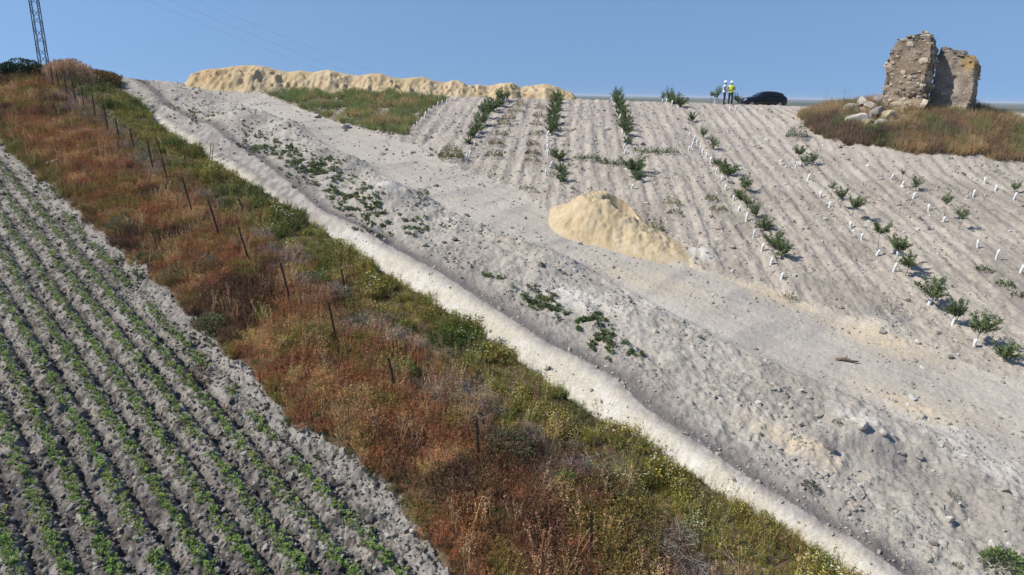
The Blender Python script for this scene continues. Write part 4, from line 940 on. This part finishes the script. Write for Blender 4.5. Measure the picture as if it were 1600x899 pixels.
def reeds(name, pxs, pyb, pyt, Yd, n, col, label, cat):
    t = Tri(); random.seed(int(pxs[0])); o0 = ray_at((pxs[0] + pxs[1]) / 2, pyb, Yd); o0[2] = Hbase(np.array([o0[0]]), np.array([o0[1]]))[0]
    for k in range(n):
        f = random.random(); px = pxs[0] + (pxs[1] - pxs[0]) * f; yy = Yd + random.uniform(-1.2, 1.2); b = ray_at(px, pyb, yy); b[2] = Hbase(np.array([b[0]]), np.array([b[1]]))[0]
        tp = np.interp(f, [0, .25, .6, 1], [.55, .9, 1.0, .35]); h = max(.4, (ray_at(px, pyt, yy)[2] - b[2]) * tp * random.uniform(.6, 1.08)); g = random.uniform(.7, 1.25)
        b = b - o0; ln = random.uniform(-.35, .35); tip = b + np.array((ln, random.uniform(-.3, .3), h)); cc_ = tuple(np.array(col) * g); t.blade(b, tip, .022, seg=2, col=cc_)
        for j in range(3): t.leaf(b + (tip - b) * random.uniform(.4, .95), rdir(.4), random.uniform(.2, .4), .018, cc_)
        t.leaf(tip - np.array((0, 0, .12)), (ln * .5, 0, 1), .3, .035, tuple(np.array(col) * g * np.array((.95, .85, .9))))
    o = link(name, t.mesh(name), M_CROWN); o.location = o0; tag(o, label, cat)
reeds('reed_clump', (76, 150), 138, 95, 57.5, 1500, (.50, .36, .22), 'tall pinkish tan dry reeds behind the top of the fence', 'reeds')
reeds('brown_thicket', (140, 188), 134, 113, 59.0, 800, (.22, .15, .06), 'lower brown thicket right of the tall dry reeds', 'thicket')
def pylon():
    Yp = 80.0; b = ray_at(70.5, 112, Yp); b[2] = Hbase(np.array([b[0]]), np.array([b[1]]))[0]; Ht = 26.2 - b[2]
    r = empty('lattice_pylon', b, 'slim grey steel lattice pylon rising out of the picture behind the bush', 'pylon', None, .3)
    wid = lambda z: .40 - .06 * z / Ht
    cn = [(-1, -1), (1, -1), (1, 1), (-1, 1)]
    for sx_, sy_ in cn:
        bm = bmesh.new(); bm_bar(bm, (sx_ * wid(0), sy_ * wid(0), -.4), (sx_ * wid(Ht), sy_ * wid(Ht), Ht), .09, .09); bm_done('leg', bm, M_STEEL, r)
    nb = 17
    for k in range(nb):
        z0 = Ht * k / nb; z1 = Ht * (k + 1) / nb
        for f in range(4):
            a, c = cn[f], cn[(f + 1) % 4]; a, c = (a, c) if (k + f) % 2 else (c, a); bm = bmesh.new()
            bm_bar(bm, (a[0] * wid(z0), a[1] * wid(z0), z0), (c[0] * wid(z1), c[1] * wid(z1), z1), .045, .045); bm_done('brace', bm, M_STEEL, r)
    tips = []
    for z in (Ht - 1.6, Ht - .2):
        bm = bmesh.new(); bm_bar(bm, (-1.5, 0, z), (1.5, 0, z), .1); bm_bar(bm, (-1.5, 0, z), (-.4, 0, z - .6), .05); bm_bar(bm, (1.5, 0, z), (.4, 0, z - .6), .05); bm_done('crossarm', bm, M_STEEL, r)
    bpy.context.view_layer.update()
    M_CAB = mat('cable', (.10, .11, .13), rough=.5, var=0)
    for i, (off, dz) in enumerate(((-1.4, -1.6), (1.4, -1.6), (1.4, -.2))):
        p = r.matrix_world @ Vector((off, 0, Ht + dz)); e = ray_at(770 + 14 * i, 172 - 7 * i, 330.0); pts = []
        for k in range(40):
            t = k / 39; q = p.lerp(Vector(e), t); q.z -= 4 * 5.0 * t * (1 - t); pts.append(q - p)
        bm = bmesh.new(); bm_tube(bm, pts, .008, 4); o = bm_done('power_line', bm, M_CAB); o.location = p
        tag(o, ('lowest faint power line sloping down from the pylon across the sky', 'middle faint power line sloping from the pylon across the sky', 'topmost faint power line sloping from the pylon across the sky')[i], 'power line', 'power lines')
pylon()

# ------------------------------------------------------------------ workers
def person(px, foot_y, top_y, rz, label, vest_col, shirt_col, leg_col, arms, vest_name):
    p = at(px, foot_y); top = ray_at(px, top_y, p[1])[2]; s = min(max((top - p[2]) / 1.84, .98), 1.1)
    J = {'pel': (0, 0, .95), 'w': (0, .01, 1.08), 'ch': (0, .0, 1.28), 'nk': (0, .01, 1.47), 'h0': (0, -.01, 1.55), 'h1': (0, -.02, 1.63), 'h2': (0, -.01, 1.73)}
    R = {'pel': (.155, .12), 'w': (.14, .11), 'ch': (.165, .115), 'nk': (.058, .06), 'h0': (.068, .08), 'h1': (.078, .098), 'h2': (.062, .075)}
    E = [('pel', 'w'), ('w', 'ch'), ('ch', 'nk'), ('nk', 'h0'), ('h0', 'h1'), ('h1', 'h2')]
    J['no'] = (0, -.125, 1.605); R['no'] = (.014, .016); E.append(('h1', 'no'))
    for sd, sgn in (('l', 1), ('r', -1)):
        el, wr = arms[sd]
        J['sh' + sd] = (sgn * .19, 0, 1.41); J['el' + sd] = el; J['wr' + sd] = wr; R['sh' + sd] = (.062, .062); R['el' + sd] = (.045, .045); R['wr' + sd] = (.03, .026)
        dv = np.array(wr) - np.array(el); dv /= np.linalg.norm(dv); pal = np.array(wr) + dv * .08; J['pa' + sd] = tuple(pal); R['pa' + sd] = (.04, .022)
        E += [('ch', 'sh' + sd), ('sh' + sd, 'el' + sd), ('el' + sd, 'wr' + sd), ('wr' + sd, 'pa' + sd)]
        side = np.cross(dv, (0, -.4, 1)); side /= np.linalg.norm(side)
        for fi, (o_, l_) in enumerate(((-.03, .07), (-.01, .08), (.01, .075), (.03, .06), (.045 * sgn, .05))):
            a = 'f%s%d' % (sd, fi); st_ = pal if fi < 4 else np.array(wr) + dv * .03
            m1 = st_ + side * o_ + dv * l_ * .5; m2 = m1 + dv * l_ * .4 + np.array((0, -.02, -.02)); J[a] = tuple(m1); J[a + 't'] = tuple(m2); R[a] = (.009, .009); R[a + 't'] = (.008, .008); E += [(('pa' if fi < 4 else 'wr') + sd, a), (a, a + 't')]
        J['hp' + sd] = (sgn * .10, 0, .90); J['kn' + sd] = (sgn * .115, -.03, .50); J['an' + sd] = (sgn * .12, .02, .09); J['to' + sd] = (sgn * .14, -.15, .045)
        R['hp' + sd] = (.098, .10); R['kn' + sd] = (.062, .066); R['an' + sd] = (.045, .05); R['to' + sd] = (.045, .035)
        E += [('pel', 'hp' + sd), ('hp' + sd, 'kn' + sd), ('kn' + sd, 'an' + sd), ('an' + sd, 'to' + sd)]
    names = list(J); idx = {n: i for i, n in enumerate(names)}
    me = bpy.data.meshes.new('person_rig'); me.from_pydata([J[n] for n in names], [(idx[a], idx[b]) for a, b in E], []); o = bpy.data.objects.new('person_rig', me); COL.objects.link(o)
    md = o.modifiers.new('skin', 'SKIN'); 
    sk = me.skin_vertices[0].data if len(me.skin_vertices) else None
    if sk is None:
        with bpy.context.temp_override(object=o, active_object=o): bpy.ops.mesh.customdata_skin_add()
        sk = me.skin_vertices[0].data
    for n in names: sk[idx[n]].radius = R[n]; sk[idx[n]].use_root = (n == 'pel')
    o.modifiers.new('sub', 'SUBSURF').levels = 1
    dg = bpy.context.evaluated_depsgraph_get(); bme = bpy.data.meshes.new_from_object(o.evaluated_get(dg)); bpy.data.objects.remove(o)
    V = np.array([v.co[:] for v in bme.vertices]); Nn = np.array([v.normal[:] for v in bme.vertices])
    Fc = [tuple(f.vertices) for f in bme.polygons]; cen = np.array([V[list(f)].mean(0) for f in Fc])
    bme.materials.append(mat('skin_tone', (.45, .27, .19), rough=.6, var=.05)); bme.polygons.foreach_set('use_smooth', np.ones(len(bme.polygons), bool)); bme.name = 'body'
    root = empty('person', p, label, 'person', None, rz); root.scale = (s,) * 3
    link('body', bme, None, root)
    def shell(name, sel, off, m):
        fs = [f for f, k in zip(Fc, sel) if k]; used = sorted({i for f in fs for i in f}); mp = {u: i for i, u in enumerate(used)}
        mm = bpy.data.meshes.new(name); mm.from_pydata([tuple(V[u] + Nn[u] * off) for u in used], [], [[mp[i] for i in f] for f in fs]); mm.polygons.foreach_set('use_smooth', np.ones(len(mm.polygons), bool)); return link(name, mm, m, root)
    z = cen[:, 2]; ax = np.abs(cen[:, 0])
    wrz = {sd: np.array(arms[sd][1]) for sd in 'lr'}; near_hand = np.minimum(np.linalg.norm(cen - wrz['l'], axis=1), np.linalg.norm(cen - wrz['r'], axis=1)) < .13
    legs = (z < .98) & (ax < .26) & ~near_hand; leg_lo = legs & (z < .14)
    shell('trousers', legs & (z > .09), .012, mat('trouser_cloth', leg_col, rough=.9, var=.15)); shell('boots', leg_lo, .014, mat('boot_leather', (.04, .03, .025), rough=.7))
    shell('shirt', (z > .94) & (z < 1.49) & ~near_hand & ~legs, .010, mat('shirt_cloth', shirt_col, rough=.9, var=.12))
    shell(vest_name, (z > .92) & (z < 1.46) & (ax < .215) & ~near_hand, .026, mat('vest_cloth', vest_col, rough=.7, var=.08))
    bm = bmesh.new(); bmesh.ops.create_uvsphere(bm, u_segments=20, v_segments=10, radius=.128); bmesh.ops.delete(bm, geom=[v for v in bm.verts if v.co.z < -.01], context='VERTS')
    for v in bm.verts: v.co = Vector((v.co.x * .93, v.co.y * 1.08, v.co.z * 1.05))
    r1 = [v for v in bm.verts if v.co.z < .012]; ang = sorted(r1, key=lambda v: math.atan2(v.co.y, v.co.x)); out = [bm.verts.new((v.co.x * 1.15, v.co.y * (1.3 if v.co.y < 0 else 1.1), v.co.z - .015)) for v in ang]
    for i in range(len(ang)):
        j = (i + 1) % len(ang); bm.faces.new((ang[i], ang[j], out[j], out[i]))
    h = bm_done('hard_hat', bm, M_WHITE, root, True); h.location = (0, -.015, 1.70)
    for sgn in (-1, 1):
        bm = bmesh.new(); bmesh.ops.create_uvsphere(bm, u_segments=8, v_segments=6, radius=.012); e_ = bm_done('eye', bm, mat('eye_dark', (.05, .04, .04), rough=.3, var=0), root); e_.location = (sgn * .033, -.108, 1.645)
    return root
person(1130.5, 160.5, 119.5, math.radians(70), 'worker in white hard hat and whitish top with dark trousers, standing left of the other', (.78, .80, .78), (.10, .13, .12), (.055, .045, .09),
       {'l': ((.25, .02, 1.13), (.19, -.22, 1.05)), 'r': ((-.25, .04, 1.13), (-.22, -.16, .98))}, 'light_vest')
person(1140.5, 161.5, 122.5, math.radians(-15), 'worker in white hard hat and bright yellow vest, standing beside the black car', (.72, .78, .12), (.06, .07, .08), (.03, .045, .05),
       {'l': ((.26, .0, 1.14), (.10, -.26, 1.18)), 'r': ((-.26, .0, 1.14), (-.10, -.26, 1.14))}, 'yellow_vest')

# ------------------------------------------------------------------ black car behind the crest
def car():
    Yc = 67.5; b = ray_at(1192, 150, Yc); b[2] = Hbase(np.array([b[0]]), np.array([b[1]]))[0]
    r = empty('parked_car', b, 'black hatchback car parked on the crest beside the workers', 'car', None, math.radians(4))
    paint = mat('black_paint', (.008, .009, .012), rough=.25, var=0, spec=.5); glass = mat('dark_glass', (.01, .012, .015), rough=.08, var=0, spec=.6); rub = mat('tyre_rubber', (.02, .02, .02), rough=.85); alloy = mat('alloy', (.35, .36, .38), rough=.35, metal=.8, var=0); lamp = mat('lamp_glass', (.55, .57, .6), rough=.15, var=0); red = mat('tail_lamp_red', (.3, .01, .01), rough=.2, var=0)
    # sections: x, floor z, half width, shoulder z, top z, top half width (front of the car at -x)
    S = [(-2.12, .34, .62, .55, .66, .50), (-2.02, .25, .78, .62, .76, .62), (-1.6, .22, .86, .72, .88, .70), (-1.0, .20, .88, .80, .98, .74), (-.78, .20, .885, .84, 1.02, .76), (-.30, .20, .89, .90, 1.34, .60), (.0, .20, .89, .91, 1.45, .57), (.5, .20, .89, .92, 1.49, .57), (1.1, .20, .885, .94, 1.45, .56), (1.5, .21, .88, .96, 1.36, .55), (1.85, .24, .85, .95, 1.12, .60), (2.05, .30, .78, .85, .96, .62), (2.12, .38, .66, .66, .78, .55)]
    bm = bmesh.new(); rings = []
    for x, z0, w, zs, zt, wt in S:
        half = [(w * .86, z0), (w * .97, z0 + .12), (w, (z0 + zs) / 2), (w * .985, zs - .02), (w * .95, zs + .03), (wt + (w - wt) * .35, zs + (zt - zs) * .6), (wt, zt - .04), (wt * .75, zt)]
        rings.append([bm.verts.new((x, -a, c)) for a, c in half] + [bm.verts.new((x, a, c)) for a, c in half[::-1]])
    m = len(rings[0])
    for a, c in zip(rings, rings[1:]):
        for k in range(m): bm.faces.new((a[k], a[(k + 1) % m], c[(k + 1) % m], c[k]))
    bm.faces.new(rings[0]); bm.faces.new(rings[-1][::-1]); bm_done('body', bm, paint, r, True)
    def panel(name, pts, m_, th=.02):
        P = [Vector(p) for p in pts]; n = (P[1] - P[0]).cross(P[2] - P[0]).normalized(); bm = bmesh.new(); a = [bm.verts.new(p + n * .03) for p in P]; c = [bm.verts.new(p - n * .03) for p in P]
        bm.faces.new(a); bm.faces.new(c[::-1])
        for k in range(len(P)): bm.faces.new((a[k], c[k], c[(k + 1) % len(P)], a[(k + 1) % len(P)]))
        return bm_done(name, bm, m_, r)
    for sg in (-1, 1):
        panel('side_window', [(-.50, sg * .835, .99), (.38, sg * .835, 1.0), (.38, sg * .66, 1.38), (-.10, sg * .67, 1.34)], glass); panel('side_window', [(.45, sg * .835, 1.0), (1.42, sg * .83, 1.03), (1.2, sg * .68, 1.34), (.45, sg * .66, 1.38)], glass)
        panel('headlight', [(-2.03, sg * .70, .66), (-2.0, sg * .50, .70), (-1.85, sg * .58, .78), (-1.82, sg * .78, .74)], lamp); panel('tail_light', [(2.05, sg * .74, .84), (2.08, sg * .5, .84), (1.98, sg * .52, .98), (1.93, sg * .74, .96)], red)
        bm = bmesh.new(); bmesh.ops.create_uvsphere(bm, u_segments=10, v_segments=8, radius=.1); mi = bm_done('wing_mirror', bm, paint, r, True); mi.scale = (.7, 1.1, .75); mi.location = (-.52, sg * .98, 1.02)
        for wx in (-1.32, 1.32):
            bm = bmesh.new(); bm_tube(bm, [(0, -.10, 0), (0, .10, 0)], .315, 24); tw = bm_done('wheel', bm, rub, r, False); tw.location = (wx, sg * .80, .30)
            bm = bmesh.new(); bm_tube(bm, [(0, -.105, 0), (0, .105, 0)], .2, 16); bm_done('rim', bm, alloy, tw)
    panel('windscreen', [(-.74, -.62, 1.05), (-.74, .62, 1.05), (-.28, .5, 1.335), (-.28, -.5, 1.335)], glass); panel('rear_window', [(1.80, .52, 1.16), (1.80, -.52, 1.16), (1.53, -.46, 1.35), (1.53, .46, 1.35)], glass)
car()

# ------------------------------------------------------------------ small leftovers
def branch():
    p = at(1322, 566); bm = bmesh.new(); bm_tube(bm, [(-.3, .12, .05), (-.05, .03, .1), (.15, -.05, .06), (.36, -.12, .07)], [.05, .055, .04, .02], 7); bm_tube(bm, [(0, 0, .09), (.05, .12, .16), (.12, .2, .14)], [.03, .02, .01], 6)
    o = bm_done('fallen_branch', bm, mat('bark', (.16, .115, .09), rough=.95, var=.4, scale=20), None, True); o.location = p; tag(o, 'short brown fallen branch lying on the pale track at the right', 'branch')
branch()
def litter():
    p = at(85, 255); bm = bmesh.new(); g = [[bm.verts.new((.4 * (i - 2), .2 * (j - 1) + .03 * i, .25 + .09 * math.sin(i * 1.7 + j * 2.1))) for j in range(3)] for i in range(5)]
    for i in range(4):
        for j in range(2): bm.faces.new((g[i][j], g[i + 1][j], g[i + 1][j + 1], g[i][j + 1]))
    o = bm_done('plastic_scrap', bm, M_WHITE, None, True); o.location = p; o.scale = (.45, .45, .5); o.rotation_euler = (.3, -.3, .5); md = o.modifiers.new('thick', 'SOLIDIFY'); md.thickness = .01
    tag(o, 'white plastic scrap caught in weeds at the upper left', 'plastic scrap')
litter()
def ladder():
    p = at(328, 249); p2 = ray_at(324, 224, p[1]); M_L = mat('ladder_metal', (.2, .19, .18), rough=.5, metal=.4); h = max(p2[2] - p[2], .8)
    r = empty('ladder', p, 'thin short ladder leaning on the far trench wall', 'ladder', None, math.radians(-40))
    for sx_ in (-.15, .15):
        bm = bmesh.new(); bm_bar(bm, (sx_, 0, -.3), (sx_, .25, h), .035); bm_done('rail', bm, M_L, r)
    for k in range(4):
        z = .1 + k * .25; bm = bmesh.new(); y_ = .25 * (z + .3) / (h + .3); bm_bar(bm, (-.13, y_, z), (.13, y_, z), .025); bm_done('rung', bm, M_L, r)
ladder()

# ------------------------------------------------------------------ haze over the plain
def haze():
    bm = bmesh.new(); bmesh.ops.create_cube(bm, size=1)
    for v in bm.verts: v.co = Vector((v.co.x * 62000, v.co.y * 62000, -21.5 if v.co.z < 0 else 29))
    m = bpy.data.materials.new('haze'); m.use_nodes = True; n = m.node_tree; n.nodes.remove(n.nodes['Principled BSDF'])
    p = n.nodes.new('ShaderNodeVolumePrincipled'); p.inputs['Color'].default_value = (.80, .88, 1, 1); p.inputs['Density'].default_value = HAZE_DENSITY; p.inputs['Anisotropy'].default_value = 0
    n.links.new(p.outputs[0], n.nodes['Material Output'].inputs['Volume'])
    o = bm_done('haze', bm, m); tag(o, 'thin bluish haze lying over the far plain', 'haze', kind='stuff')
HAZE_DENSITY = 6e-5
haze()
